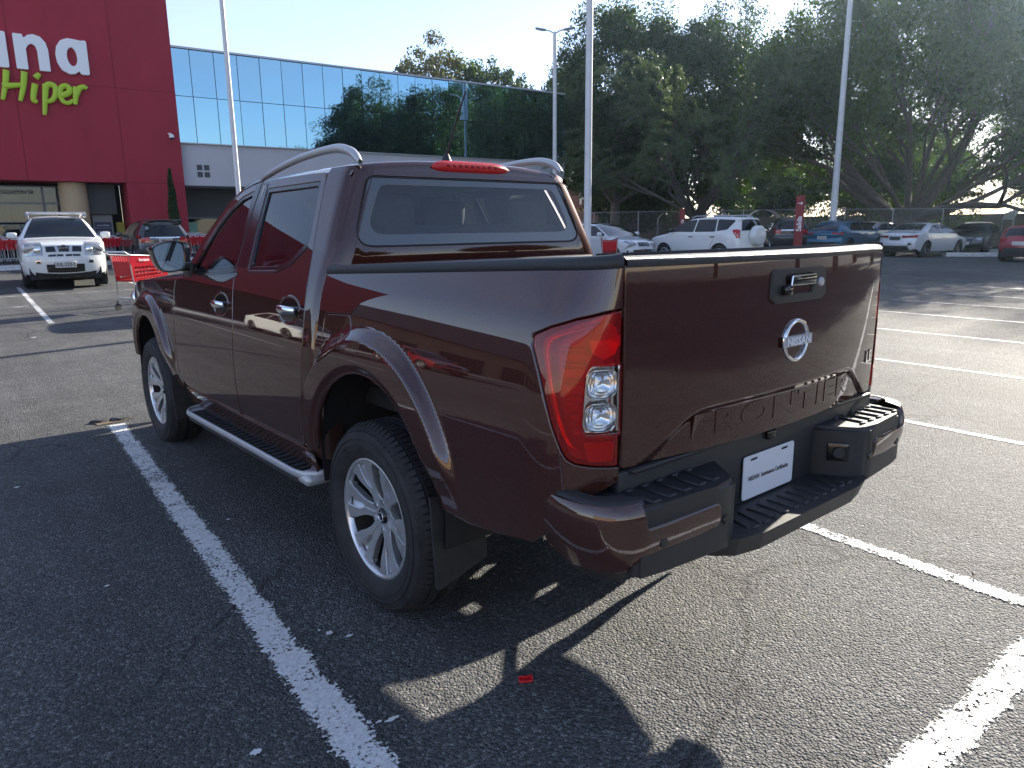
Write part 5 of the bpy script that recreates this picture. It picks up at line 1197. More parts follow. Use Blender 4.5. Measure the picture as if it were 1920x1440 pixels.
# ---- wheels
RW, TWD = .381, .255
def make_wheel(x, y, outer):
    """outer = -1 for the left side of the truck"""
    o = outer; hw = TWD/2; root = empty('wheel', (x, y, RW-.012)); root.parent = TRUCK
    root.location = (x, y, RW-.012)
    pr = [(.236,hw*.70),(.246,hw*.86),(.262,hw*.93),(.285,hw*1.0),(.310,hw*1.02),(.335,hw*.985),(.352,hw*.93),(.358,hw*.90),(.366,hw*.84),(.374,hw*.70),(.379,hw*.52)]
    grooves = []
    for c in (.36,.02):
        grooves += [(.3805,hw*(c+.07)),(.371,hw*(c+.05)),(.371,hw*(c-.05)),(.3815,hw*(c-.07))]
    full = pr+grooves; full = [(r, h) for r, h in full]+[(r, -h) for r, h in reversed(grooves[:4])]+[(r, -h) for r, h in reversed(pr)]
    m = MB(); m.lathe([(r, o*h) for r, h in full], 72, 'X')
    # shoulder and tread blocks
    for k in range(84):
        a = 2*math.pi*k/84; rot = Matrix.Rotation(a, 4, 'X')
        for s in (1,-1):
            for (xa, xb, ra, rb, wd, sl) in ((.93,.60,.352,.3815,.0098,.0),(.50,.16,.380,.3830,.0118,.006)):
                q = [Vector((s*hw*xa, -wd, ra)), Vector((s*hw*xa, wd, ra)), Vector((s*hw*xb, wd+sl, rb)), Vector((s*hw*xb, -wd+sl, rb))]
                q2 = [v+Vector((s*.002 if xa > .9 else 0, 0, .0036)) for v in q]
                m.add([rot @ v for v in q+q2], [(4,5,6,7),(0,1,5,4),(1,2,6,5),(2,3,7,6),(3,0,4,7)])
    tyre = m.build('tyre', 'rubber', root, 40)
    m = MB()
    for r_ in (.302,.326): m.lathe([(r_-.003,o*hw*1.012),(r_,o*hw*1.035),(r_+.003,o*hw*1.012)], 72, 'X')
    m.build('sidewall_ring', 'rubber', tyre, 60)
    # rim: lip, barrel, six forked spokes, hub
    m = MB(); m.lathe([(.236,hw*.72),(.244,hw*.80),(.2445,hw*.84),(.240,hw*.86),(.232,hw*.84),(.226,hw*.74),(.224,hw*.66)], 64, 'X')
    m.v = [(o*a, b, c) for a, b, c in m.v]
    rim = m.build('rim', 'alloy', root, 50)
    m = MB(); m.lathe([(.224,hw*.66),(.214,hw*.30),(.205,-hw*.2),(.205,-hw*.8),(.236,-hw*.8)], 48, 'X'); m.v = [(o*a, b, c) for a, b, c in m.v]; m.build('barrel', 'underbody', rim, 50)  # barrel coloured dark, the shade between the spokes put into its material
    fx = lambda r: hw*(.52+.24*sstep(.05,.20,r)+.04*sstep(.19,.23,r))
    def slab(poly, th, lift=0.0):
        n = len(poly); V = [(o*(fx(math.hypot(a, b))+lift), a, b) for a, b in poly]+[(o*(fx(math.hypot(a, b))-th), a*1.0, b*1.0) for a, b in poly]
        return V, [tuple(range(n)), tuple(range(2*n-1, n-1, -1))]+[(i, (i+1) % n, n+(i+1) % n, n+i) for i in range(n)]
    for k in range(6):
        a = 2*math.pi*(k+.08)/6; ca, sa_ = math.cos(a), math.sin(a)
        T = lambda pts: [(r*ca-t*sa_, r*sa_+t*ca) for r, t in pts]
        bm_ = bmesh.new()
        for sg in (1,-1):
            # one prong of the fork, with a chamfered outer edge
            pts = [(.045,0.0),(.058,.033),(.085,.030),(.112,.034),(.140,.047),(.168,.064),(.190,.070),(.196,.079),(.231,.088),(.233,.020),(.200,.019),(.150,.016),(.132,.010),(.122,0.0)]
            pts = [(r, t*sg) for r, t in pts]
            V, F_ = slab(T(pts), .030); vv = [bm_.verts.new(q) for q in V]
            for f in F_: bm_.faces.new([vv[i] for i in f])
        bmesh.ops.recalc_face_normals(bm_, faces=bm_.faces[:])
        ee = [e for e in bm_.edges if len(e.link_faces) == 2 and e.link_faces[0].normal.angle(e.link_faces[1].normal, 0) > .9 and abs(e.verts[0].co.x) > hw*.48 and abs(e.verts[1].co.x) > hw*.48]
        bmesh.ops.bevel(bm_, geom=ee, offset=.0035, segments=2, affect='EDGES')
        bm_.verts.index_update(); mm = MB(); mm.add([v.co[:] for v in bm_.verts], [[v.index for v in f.verts] for f in bm_.faces]); bm_.free()
        # web behind the fork
        V, F_ = slab(T([(.05,-.026),(.112,-.030),(.17,-.06),(.229,-.08),(.229,.08),(.17,.06),(.112,.030),(.05,.026)]), .030, -.021); mm.add(V, F_)
        mm.build('spoke', 'alloy', rim, 35)
    m = MB(); m.lathe([(.0,hw*.44),(.030,hw*.44),(.034,hw*.50),(.055,hw*.53),(.074,hw*.50),(.080,hw*.30),(.080,0)], 36, 'X'); m.v = [(o*a, b, c) for a, b, c in m.v]
    m.build('hub', 'alloy', rim, 40)
    for k in range(6):
        a = 2*math.pi*(k+.58)/6
        m = MB(); m.tube([(o*hw*.40, .058*math.cos(a), .058*math.sin(a)), (o*hw*.545, .058*math.cos(a), .058*math.sin(a))], .0135, 12); m.build('wheel_nut', 'lamp_silver', rim)
    m = MB(); m.lathe([(0,hw*.585),(.022,hw*.58),(.029,hw*.55),(.030,hw*.44)], 28, 'X'); m.v = [(o*a, b, c) for a, b, c in m.v]; cap = m.build('centre_cap', 'black_gloss', rim, 60)
    m = MB(); m.lathe([(.0155,hw*.585),(.0165,hw*.60),(.0185,hw*.60),(.0195,hw*.58)], 28, 'X'); m.v = [(o*a, b, c) for a, b, c in m.v]; m.build('cap_ring', 'chrome', cap)
    m = MB(); m.tube([(o*hw*.05,0,0),(o*hw*.12,0,0)], .165, 40); m.build('brake_disc', 'underbody', rim, 40)
    return root
W0 = make_wheel(-.784, 0, -1)
def copy_part(src, x, y, rx=0.0):
    c = dup(src, None, TRUCK); c.location = (x, y, RW-.012); c.rotation_euler = (rx, 0, 0); return c
copy_part(W0, -.784, 3.15, .35)
W1 = make_wheel(.784, 0, 1); copy_part(W1, .784, 3.15, .2)
# ---- cabin
m = MB(); m.rbox((0,1.35,.80), (1.56,1.9,.10), .03); m.build('cabin_floor', 'cabin_fabric', TRUCK)
def seat(x, y, w, rear=False):
    m = MB(); m.rbox((x,y+.22,.98), (w,.50,.16), .06, 3)
    M_ = Matrix.Rotation(R(14 if not rear else 10), 4, 'X'); m.rbox((x,y-.03,1.23), (w,.14,.56), .06, 3, M=M_)
    s = m.build('seat', 'cabin_fabric', TRUCK, 50)
    return s
for x in (-.37,.37):
    s = seat(x, 1.36, .50)
    m = MB(); m.rbox((x,1.275,1.575), (.27,.11,.17), .05, 3, M=Matrix.Rotation(R(8), 4, 'X')); m.tube([(x-.06,1.29,1.48),(x-.06,1.28,1.56)], .007, 6); m.tube([(x+.06,1.29,1.48),(x+.06,1.28,1.56)], .007, 6); m.build('headrest', 'cabin_fabric', s, 50)
s = seat(0, .66, 1.36, True)
for x in (-.42,.42):
    m = MB(); m.rbox((x,.585,1.545), (.27,.10,.19), .05, 3); m.build('headrest', 'cabin_fabric', s, 50)
m = MB(); m.rbox((0,2.28,1.10), (1.50,.42,.22), .06, 3); DB = m.build('dashboard', 'cabin_fabric', TRUCK, 50)
m = MB(); m.lathe([(.175+.014*math.cos(a), .014*math.sin(a)) for a in [2*math.pi*k/8 for k in range(9)]], 30, 'Y'); m.box((0,0,0), (.33,.02,.035)); m.box((0,0,-.08), (.035,.02,.16))
mx = Matrix.Translation((-.37,1.93,1.14)) @ Matrix.Rotation(R(-24), 4, 'X'); m.v = [tuple(mx @ Vector(q)) for q in m.v]; m.build('steering_wheel', 'black_plastic', DB, 60)
m = MB(); m.grid([[(x, y, roofz(x*.9, y)-.045-.03*abs(x)) for x in np.linspace(-.58,.58,9)] for y in np.linspace(.56,1.70,6)]); m.build('headlining', 'cabin_grey', TRUCK, 180)
m = MB(); m.rbox((0,1.93,1.60), (.24,.03,.07), .02, 2); m.tube([(0,1.95,1.62),(0,1.93,1.70)], .01, 6); m.build('rear_view_mirror', 'black_plastic', TRUCK)
m = MB(); m.box((0,.455,1.16), (1.50,.02,.50)); m.build('cab_inner_wall', 'cabin_fabric', TRUCK)
for sx in (-1,1):
    m = MB(); m.box((sx*.80,1.5,.95), (.05,1.9,.60)); m.build('door_lining', 'cabin_fabric', TRUCK)
    m = MB(); m.tube([(sx*.62,1.42,1.70),(sx*.72,1.42,1.45),(sx*.80,1.42,1.15)], .05, 8); m.build('inner_pillar', 'cabin_grey', TRUCK)
# ================================================================== parked cars
def paint(name, col, metal=.0, rough=.4):
    pmat(name, col, rough, metal, 1.0, .5)
paint('white_paint', (.70,.71,.70)); paint('pearl_paint', (.60,.62,.64), .1); paint('graphite_paint', (.055,.056,.058), .6); paint('blue_paint', (.010,.10,.19), .5)
paint('silver_paint', (.42,.43,.44), .6); paint('black_paint', (.010,.010,.011)); paint('red_paint', (.30,.012,.022), .2); paint('dark_grey_paint', (.045,.042,.042), .4)
pmat('car_glass', (.008,.010,.013), .04, spec=.55); pmat('headlamp_glass', (.30,.32,.34), .08, .55, var=.3, vscale=16); pmat('seam', (.006,.006,.006), .8); pmat('plate_grey', (.55,.55,.52), .5)
pmat('tail_red', (.42,.010,.014), .15, coat=.6); pmat('spare_cover', (.66,.67,.66), .35, coat=.5)
class Car:
    def __init__(s, name, spec, loc, theta, label, cat='car', group='parked cars', body='white_paint'):
        s.sp = spec; s.body = body; s.root = empty(name, (loc[0], loc[1], gz(*loc)), -theta, label, cat, group); s.make()
    def w(s, y, z):
        sp = s.sp; W = sp['w']; zb = sp['zb']; h = sp['prof_len']
        v = W-.035*max(0, (.55-z)/.35)**2-.012*((z-.72)/.3)**2
        if z > zb: v -= (z-zb)*sp.get('tumble', .36)+.0
        e0 = h*.26
        if abs(y) > e0: v -= sp.get('taper', .16)*((abs(y)-e0)/(h/2-e0))**2.2
        return v
    def make(s):
        sp = s.sp; root = s.root; pr = sp['prof']; sp['prof_len'] = max(p[0] for p in pr)-min(p[0] for p in pr); n = 6
        c = [(q.x, q.y) for q in catmull([(a, b, 0) for a, b in pr], n)]; N_ = len(c)
        nr = []
        for i in range(N_):
            a = Vector(c[max(i-1, 0)]); b = Vector(c[min(i+1, N_-1)]); t = (b-a).normalized(); nr.append(Vector((t.y, -t.x)))
        cy = sum(q[0] for q in c)/N_
        if nr[N_//2].y > 0: nr = [-q for q in nr]          # inward normals
        rr = .075; hl = sp['prof_len']/2
        def pt(i, f, lift=0.0):
            k = min(max(i, 0), N_-1); i0 = int(k); i1 = min(i0+1, N_-1); g = k-i0
            y = c[i0][0]*(1-g)+c[i1][0]*g; z = c[i0][1]*(1-g)+c[i1][1]*g; nn = (nr[i0]*(1-g)+nr[i1]*g).normalized()
            f0 = .80; e = max(0, (abs(f)-f0)/(1-f0)); ins = rr*(1-math.sqrt(max(0, 1-e*e)))
            endw = sstep(.55, 1.0, abs(nn.x))
            ins += sp.get('bow', .16)*endw*abs(f)**2.4+.035*(1-endw)*f*f-lift
            y2, z2 = y+nn.x*ins, z+nn.y*ins; return Vector((f*s.w(y2, z2), y2, z2))
        s.pt = pt; s.n = n
        fs = [-1,-.985,-.95,-.9,-.8,-.6,-.3,0,.3,.6,.8,.9,.95,.985,1]
        m = MB(); m.grid([[pt(i, f) for f in fs] for i in range(N_)])
        body = m.build('body', s.body, root, 50)
        # sides
        edge = [pt(i, 1.0) for i in range(N_)]; ol = [(p.y, p.z) for p in edge]
        zlow = sp.get('zlow', .24); wr = sp['r']; arches = []
        bot = []
        for yy in (sp['yr'], sp['yf']):
            ra = wr*1.16; a0 = math.asin(min(1, max(-1, (zlow-wr)/ra)))
            bot += [(yy+ra*math.cos(a), wr+ra*math.sin(a)) for a in np.linspace(math.pi-a0, a0, 18)]
        ol2 = ol+bot
        F = lambda u, z: (-s.w(u, z), u, z)
        panel('body_side', ol2, F, s.body, root, res=.11, depth=.03, both=True, bev=.006)
        # lower black cladding
        if sp.get('clad'):
            m = MB(); m.box((0, (sp['yf']+sp['yr'])/2, zlow+.05), (2*s.w(0,.3)+.02, abs(sp['yf']-sp['yr'])-2.3*wr, .12)); m.build('sill', 'black_plastic', root)
        m = MB(); m.box((0,0,.34), (2*sp['w']-.36, sp['prof_len']-.35, .26)); m.build('underbody', 'underbody', root)
        # glass in the shell
        def patch(name, i0, i1, f0, f1, mat, lift=.006, par=root, ni=6, nf=8, sk=0.0, taper=0.0):
            g = MB(); g.grid([[pt((i0+(i1-i0)*a)*n, (f0+(f1-f0)*b)*(1-taper*a)+sk*a, lift) for b in np.linspace(0,1,nf+1)] for a in np.linspace(0,1,ni+1)])
            return g.build(name, mat, par, 60)
        s.patch = patch
        a, b = sp['ws']; patch('windscreen', a+.08, b-.08, -.87, .87, 'car_glass', .007)
        if sp.get('rg'): a, b = sp['rg']; patch('rear_window', a+.08, b-.08, -.84, .84, 'car_glass', .007)
        for k, wn_ in enumerate(sp['win']):
            wn2 = rpoly(wn_, .05, 4)
            panel('side_window', wn2, F, 'car_glass', root, res=.2, depth=.006, both=True, bev=.002, lift=.006)
        for sx in (-1, 1):
            for ys in sp.get('seams', ()):
                m = MB(); m.tube([(sx*(s.w(y, z)+.001), y, z) for y, z in ys], .006, 4); m.build('door_seam', 'seam', root)
            for hy in sp.get('handles', ()):
                hz = sp['zb']-.13; m = MB(); m.rbox((sx*(s.w(hy, hz)+.012), hy, hz), (.03,.20,.032), .01, 2); m.build('door_handle', sp.get('hmat', s.body), root)
            if sp.get('mirror'):
                my, mz = sp['mirror']; m = MB(); m.rbox((sx*(s.w(my, mz)+.13), my, mz+.03), (.22,.11,.15), .05, 3); m.tube([(sx*s.w(my, mz), my, mz-.03), (sx*(s.w(my, mz)+.10), my, mz-.01)], .025, 6); m.build('wing_mirror', sp.get('mmat', s.body), root)
        for it in sp.get('patches', ()):
            nm, i0, i1, f0, f1, mat = it[:6]; kw = dict(it[6]) if len(it) > 6 else {}; once = kw.pop('once', None)
            patch(nm, i0, i1, f0, f1, mat, **kw)
            if once is None and f0 > 0: patch(nm, i0, i1, -f1, -f0, mat, **{k_: (-v_ if k_ == 'sk' else v_) for k_, v_ in kw.items()})
        for nm, poly, mat in sp.get('side_patches', ()):
            panel(nm, rpoly(poly, .03, 3), F, mat, root, res=.15, depth=.006, both=True, bev=.002, lift=.008)
        for sx in (-1, 1):
            for yy in (sp['yf'], sp['yr']): s.wheel(sx*(sp['w']-.125), yy, sx)
            m = MB()
            for yy in (sp['yf'], sp['yr']): m.tube([(sx*(sp['w']-.03), yy, wr), (sx*(sp['w']-.33), yy, wr)], wr*1.15, 24)
        for sx in (-1,1):
            for yy in (sp['yf'], sp['yr']):
                m = MB(); m.tube([(sx*(sp['w']-.22), yy, wr+.02), (sx*(sp['w']-.30), yy, wr+.02)], wr*1.2, 20); m.build('arch_liner', 'seam', root, 60)
    def wheel(s, x, y, o):
        r = s.sp['r']; key = ('carwheel', round(r, 3), o, s.sp.get('rim', 'alloy'))
        e = empty('wheel', (0,0,0)); e.parent = s.root; e.location = (x, y, r); e.rotation_euler = (random.random()*6, 0, 0)
        if key not in CACHE:
            m = MB(); m.lathe([(o_, o*h) for o_, h in ((r*.62,.085),(r*.70,.10),(r*.85,.105),(r*.95,.095),(r,.07),(r,-.07),(r*.95,-.095),(r*.62,-.085))], 36, 'X'); t = m.build('tyre', 'rubber', e, 50)
            m = MB(); m.lathe([(rr_, o*h) for rr_, h in ((r*.63,.088),(r*.60,.095),(r*.57,.085),(r*.55,.02),(r*.55,-.06))], 32, 'X')
            for k in range(5):
                a = 2*math.pi*k/5
                for da in (-.16,.16):
                    q = Matrix.Rotation(a, 4, 'X'); V = [q @ Vector((o*h, t_, rr_)) for rr_, t_, h in ((r*.10,-.03,.055),(r*.10,.03,.055),(r*.57,da*r+.028,.075),(r*.57,da*r-.028,.075))]; m.add(V+[v-Vector((o*.03,0,0)) for v in V], [(0,1,2,3),(7,6,5,4),(0,4,5,1),(1,5,6,2),(2,6,7,3),(3,7,4,0)])
            m.tube([(o*.02,0,0),(o*.065,0,0)], r*.16, 14)
            ri = m.build('rim', s.sp.get('rim', 'alloy'), e, 40); m = MB(); m.tube([(o*.0,0,0),(o*.01,0,0)], r*.56, 28); d = m.build('brake_disc', 'underbody', e)
            CACHE[key] = (t.data, ri.data, d.data)
        else:
            for nm, me in zip(('tyre','rim','brake_disc'), CACHE[key]): link(bpy.data.objects.new(nm, me), e)
CACHE = {}
def plate(car, y, z, ry, text=None, w=.42, h=.14, mat='plate_grey', tilt=0.0):
    m = MB(); m.rbox((0, y, z), (w, .02, h), .006, 1); p = m.build('licence_plate', mat, car.root)
    if text:
        s_ = -1 if y < 0 else 1
        v, f = text2d(text, .105, .002); mobj('plate_lettering', [(-s_*x*.9, y+s_*.0125, z-.035+yy) for x, yy, z_ in v], f, 'ink_dark', p)
# ---- white SUV facing the camera
xt = dict(w=.895, zb=1.10, r=.355, yf=1.34, yr=-1.29, zlow=.27, tumble=.40, taper=.15, bow=.20, clad=True,
    prof=[(2.20,.24),(2.27,.38),(2.30,.56),(2.29,.74),(2.25,.90),(2.16,1.00),(1.90,1.075),(1.50,1.125),(1.12,1.155),(.84,1.34),(.50,1.575),(.22,1.655),(-.3,1.685),(-1.0,1.685),(-1.6,1.65),(-1.93,1.58),(-2.10,1.32),(-2.22,1.05),(-2.28,.80),(-2.30,.52),(-2.25,.30)],
    ws=(8,10.6), rg=(15,17), win=[[(.95,1.19),(.40,1.565),(-.12,1.60),(-.12,1.15)],[(-.18,1.15),(-.18,1.60),(-1.05,1.595),(-1.15,1.16)],[(-1.22,1.17),(-1.12,1.59),(-1.68,1.55),(-1.80,1.25)]],
    seams=[[(-.15,1.13),(-.15,.42)],[(1.02,1.10),(.98,.42)]], handles=(-.02,-1.0), mirror=(.86,1.17), hmat='chrome',
    patches=[('headlamp',3.15,5.7,.55,.96,'headlamp_glass',dict(taper=.02)),('fog_lamp_ring',2.0,2.45,.62,.74,'lamp_silver',{}),('fog_lamp',2.07,2.38,.635,.725,'black_gloss',dict(lift=.010)),
             ('grille',3.55,4.5,-.46,.46,'black_gloss',dict(once=1)),('grille_bar',3.5,4.55,.13,.21,'silver_trim',dict(lift=.014,sk=.03)),('grille_slot',2.95,3.22,.03,.20,'black_gloss',{}),('grille_slot',2.95,3.22,.22,.42,'black_gloss',{}),
             ('grille_trim',4.5,4.62,-.48,.48,'chrome',dict(once=1,lift=.012)),('lower_intake',.9,1.95,-.50,.50,'black_gloss',dict(once=1,taper=.0)),('lower_skirt',.05,.75,-.80,.80,'black_plastic',dict(once=1,lift=.004))])
X1 = Car('white_suv', xt, (.95,19.3), math.pi+.115, 'white SUV with roof rails parked facing the camera before the store')
for sx in (-1,1):
    m = MB(); m.tube([(sx*.60,.32,1.64),(sx*.61,.22,1.74),(sx*.62,-.4,1.755),(sx*.61,-1.4,1.72),(sx*.60,-1.55,1.64)], .026, 10, squash=(1.1,1)); m.build('roof_rail', 'silver_trim', X1.root, 60)
    m = MB(); m.rbox((sx*.61,.25,1.685), (.085,.16,.11), .03, 2); m.build('rail_lamp', 'headlamp_glass', X1.root)
    p = X1.pt(3.95*6, sx*.66, .02); m = MB(); m.lathe([(0,.01),(.05,.012),(.075,.0),(.08,-.03)], 18, 'Y', p); m.build('lamp_projector', 'lamp_silver', X1.root, 60)
for y in (.05,-.95): 
    m = MB(); m.tube([(-.62,y,1.752),(.62,y,1.752)], .018, 8); m.build('roof_bar', 'silver_trim', X1.root)
m = MB(); m.tube([(0,.34,1.62),(.0,.22,1.78)], .006, 5); m.build('aerial_rod', 'black_plastic', X1.root)
p = X1.pt(4.02*6, 0, .012)
m = MB(); m.lathe([(.060,-.004),(.064,.012),(.078,.012),(.082,-.004)], 28, 'Y', p); e_ = m.build('emblem_ring', 'chrome', X1.root, 60); m = MB(); m.rbox((p.x, p.y+.012, p.z), (.19,.012,.035), .005, 1); m.build('emblem_bar', 'chrome', X1.root)
plate(X1, 2.315, .545, 0, 'UUL-232-D')
m = MB(); q = X1.pt(10.1*6, -.6, .012); m.rbox((q.x+.12, q.y, q.z), (.30,.01,.04), .004, 1, M=Matrix.Rotation(R(-52), 4, 'X')); m.build('windscreen_sticker', 'headlamp_glass', X1.root)
# ---- graphite SUV seen from behind
rv = dict(w=.915, zb=1.08, r=.36, yf=1.36, yr=-1.30, zlow=.26, tumble=.46, taper=.15, bow=.16, clad=True,
    prof=[(2.20,.26),(2.27,.45),(2.26,.70),(2.15,.92),(1.80,1.02),(1.25,1.10),(.45,1.56),(.1,1.63),(-.6,1.66),(-1.3,1.645),(-1.95,1.60),(-2.06,1.47),(-2.20,1.17),(-2.26,1.02),(-2.27,.80),(-2.32,.66),(-2.30,.45),(-2.24,.28)],
    ws=(5,6.5), rg=(11,12.75), win=[[(1.0,1.12),(.38,1.52),(-.15,1.55),(-.15,1.12)],[(-.20,1.12),(-.20,1.55),(-1.0,1.54),(-1.12,1.16)],[(-1.2,1.2),(-1.08,1.53),(-1.55,1.50),(-1.72,1.32)]],
    seams=[[(-.18,1.1),(-.18,.42)],[(1.0,1.08),(.98,.42)]], handles=(-.05,-1.02), mirror=(.85,1.12),
    patches=[('tail_lamp',12.75,13.7,.62,.97,'tail_red',{}),('lamp_trim',12.75,13.0,.46,.62,'chrome',{}),('tailgate_trim',12.85,13.05,-.44,.44,'chrome',dict(once=1,lift=.01)),('rear_skirt',15.3,16.8,-.97,.97,'black_plastic',dict(once=1))],
    side_patches=[('tail_lamp',[(-1.90,1.10),(-2.12,1.13),(-2.16,.98),(-2.0,1.0)],'tail_red')])
X2 = Car('grey_suv', rv, (5.15,27.4), .07, 'dark grey SUV parked nose in beside the crimson pier', body='graphite_paint')
plate(X2, -2.285, .93, 0, 'UMJ-418')
m = MB(); m.rbox((0,-2.0,1.62), (1.25,.18,.04), .02, 2); m.build('rear_spoiler', 'graphite_paint', X2.root)
m = MB(); m.rbox((-.52,-2.115,1.35), (.10,.008,.12), .004, 1, M=Matrix.Rotation(R(-25), 4, 'X')); m.build('window_sticker', 'headlamp_glass', X2.root)
# ---- white SUV with a spare wheel on its back door
ro = dict(w=.90, zb=1.09, r=.345, yf=1.30, yr=-1.28, zlow=.27, tumble=.38, taper=.14, bow=.15,
    prof=[(2.08,.26),(2.16,.45),(2.14,.70),(2.05,.92),(1.70,1.03),(1.20,1.11),(.85,1.30),(.42,1.56),(.05,1.645),(-.6,1.68),(-1.3,1.67),(-1.85,1.63),(-2.0,1.52),(-2.12,1.15),(-2.14,.90),(-2.16,.60),(-2.14,.45),(-2.08,.28)],
    ws=(5,7.2), rg=(11.7,13), win=[[(1.08,1.14),(.42,1.53),(-.10,1.575),(-.10,1.13)],[(-.15,1.13),(-.15,1.575),(-.98,1.575),(-1.08,1.14)],[(-1.13,1.15),(-1.03,1.575),(-1.78,1.53),(-1.55,1.21)]],
    seams=[[(-.12,1.11),(-.12,.42)],[(1.05,1.09),(1.0,.42)],[(-1.08,1.12),(-1.02,.85),(-.88,.62)]], handles=(-.0,-.98), hmat='black_plastic', mirror=(.88,1.16), mmat='black_gloss',
    patches=[('headlamp',3.2,4.5,.60,.95,'headlamp_glass',{}),('tail_lamp',12.8,13.95,.88,.995,'tail_red',{}),('rear_skirt',15.3,16.8,-.97,.97,'black_plastic',dict(once=1))],
    side_patches=[('tail_lamp',[(-1.74,1.20),(-1.99,1.22),(-2.03,.93),(-1.93,.95)],'tail_red'),('fuel_door',[(-1.25,1.02),(-1.45,1.02),(-1.45,.84),(-1.25,.84)],'white_paint')])
X3 = Car('spare_wheel_suv', ro, (21.3,14.35), .047, 'white SUV with covered spare wheel on its tail beyond the truck bed')
m = MB(); m.lathe([(0,-2.385),(.22,-2.385),(.33,-2.36),(.355,-2.32),(.355,-2.14)], 36, 'Y', (.03,0,.98)); m.build('spare_wheel_cover', 'spare_cover', X3.root, 50)
for sx in (-1,1):
    m = MB(); m.tube([(sx*.58,.2,1.65),(sx*.60,0,1.70),(sx*.60,-1.3,1.715),(sx*.58,-1.6,1.66)], .02, 6); m.build('roof_rail', 'silver_trim', X3.root)
# ---- white hatchback, nose to the aisle
ht = dict(w=.89, zb=.93, r=.325, yf=1.32, yr=-1.30, zlow=.22, tumble=.44, taper=.22, bow=.24,
    prof=[(2.08,.20),(2.16,.36),(2.15,.55),(2.05,.72),(1.75,.84),(1.20,.93),(.75,1.14),(.25,1.36),(-.2,1.44),(-.8,1.45),(-1.5,1.38),(-1.85,1.26),(-2.0,.98),(-2.10,.75),(-2.12,.45),(-2.05,.25)],
    ws=(5,7.3), rg=(10.8,12), win=[[(1.05,.97),(.30,1.32),(-.15,1.36),(-.15,.97)],[(-.2,.97),(-.2,1.36),(-1.0,1.33),(-1.35,1.02)]],
    seams=[[(-.18,.95),(-.18,.38)],[(1.05,.93),(1.02,.38)]], handles=(-.05,-.98), mirror=(.80,1.0),
    patches=[('headlamp',2.7,3.85,.52,.96,'headlamp_glass',{}),('grille',2.3,3.2,-.40,.40,'black_gloss',dict(once=1)),('lower_intake',.7,1.7,-.72,.72,'black_gloss',dict(once=1)),('roof_panel',7.6,10.5,-.8,.8,'black_gloss',dict(once=1,lift=.005))])
X4 = Car('white_hatchback', ht, (18.5,17.0), math.pi+.047, 'white hatchback with dark roof nosing out behind the centre lamp post', body='pearl_paint')
# ---- dark SUV behind the exit sign
X5 = Car('dark_suv', dict(rv), (33.4,18.1), R(52), 'dark grey SUV parked in tree shade left of the exit sign', body='dark_grey_paint')
# ---- blue crossover
bl = dict(w=.905, zb=1.02, r=.355, yf=1.36, yr=-1.34, zlow=.26, tumble=.44, taper=.15, bow=.15, clad=True,
    prof=[(2.12,.26),(2.20,.45),(2.18,.70),(2.05,.88),(1.70,.97),(1.20,1.05),(.45,1.46),(.05,1.54),(-.6,1.56),(-1.2,1.50),(-1.7,1.36),(-2.05,1.16),(-2.16,1.04),(-2.22,.92),(-2.20,.74),(-2.24,.60),(-2.20,.40),(-2.12,.28)],
    ws=(5,6.5), rg=(10.1,11.6), win=[[(1.0,1.08),(.36,1.42),(-.15,1.46),(-.15,1.07)],[(-.2,1.07),(-.2,1.46),(-.95,1.42),(-1.35,1.18),(-1.3,1.10)]],
    seams=[[(-.18,1.04),(-.18,.42)],[(1.0,1.03),(.98,.42)],[(-1.1,1.05),(-1.0,.7)]], handles=(-.05,-1.0), mirror=(.85,1.08), rim='dark_rim',
    patches=[('tail_lamp',12.1,12.75,.55,.97,'lamp_dark_red',{}),('light_bar',12.3,12.55,-.5,.5,'black_gloss',dict(once=1)),('rear_skirt',15.0,16.8,-.97,.97,'black_plastic',dict(once=1))],
    side_patches=[('tail_lamp',[(-1.88,1.02),(-2.10,1.02),(-2.10,.90),(-1.95,.92)],'lamp_dark_red')])
pmat('dark_rim', (.06,.06,.065), .35, .6)
X6 = Car('blue_crossover', bl, (31.6,14.0), R(90), 'metallic blue crossover beyond the tailgate beside the exit sign', body='blue_paint')
plate(X6, -2.215, .78, 0, 'UTN-66')
# ---- white sedan
sd = dict(w=.90, zb=.96, r=.335, yf=1.36, yr=-1.30, zlow=.23, tumble=.42, taper=.16, bow=.15,
    prof=[(2.20,.20),(2.30,.38),(2.28,.60),(2.15,.76),(1.80,.86),(1.25,.95),(.50,1.33),(.10,1.43),(-.4,1.455),(-.9,1.41),(-1.5,1.17),(-1.85,1.075),(-2.18,1.04),(-2.29,.93),(-2.27,.78),(-2.33,.60),(-2.31,.42),(-2.22,.26)],
    ws=(5,6.6), rg=(8.9,10.3), win=[[(1.02,1.0),(.35,1.31),(-.15,1.365),(-.15,.995)],[(-.2,.995),(-.2,1.365),(-.72,1.33),(-1.28,1.08),(-1.22,1.01)]],
    seams=[[(-.18,.97),(-.18,.38)],[(1.02,.95),(1.0,.38)],[(-1.12,.96),(-.98,.6)]], handles=(-.05,-1.0), mirror=(.85,1.02), mmat='black_gloss', rim='dark_rim',
    patches=[('tail_lamp',13.05,13.75,.40,.97,'lamp_dark_red',{}),('rear_diffuser',15.6,16.9,-.72,.72,'black_plastic',dict(once=1,taper=-.15)),('side_vent',14.7,15.5,.72,.90,'black_gloss',{}),('tail_badge',12.55,12.75,-.05,.05,'chrome',dict(once=1))],
    side_patches=[('tail_lamp',[(-1.90,.92),(-2.17,.95),(-2.18,.82),(-2.05,.84)],'lamp_dark_red')])
X7 = Car('white_sedan', sd, (33.0,11.15), R(97), 'white sedan seen from behind right of the tailgate', body='pearl_paint')
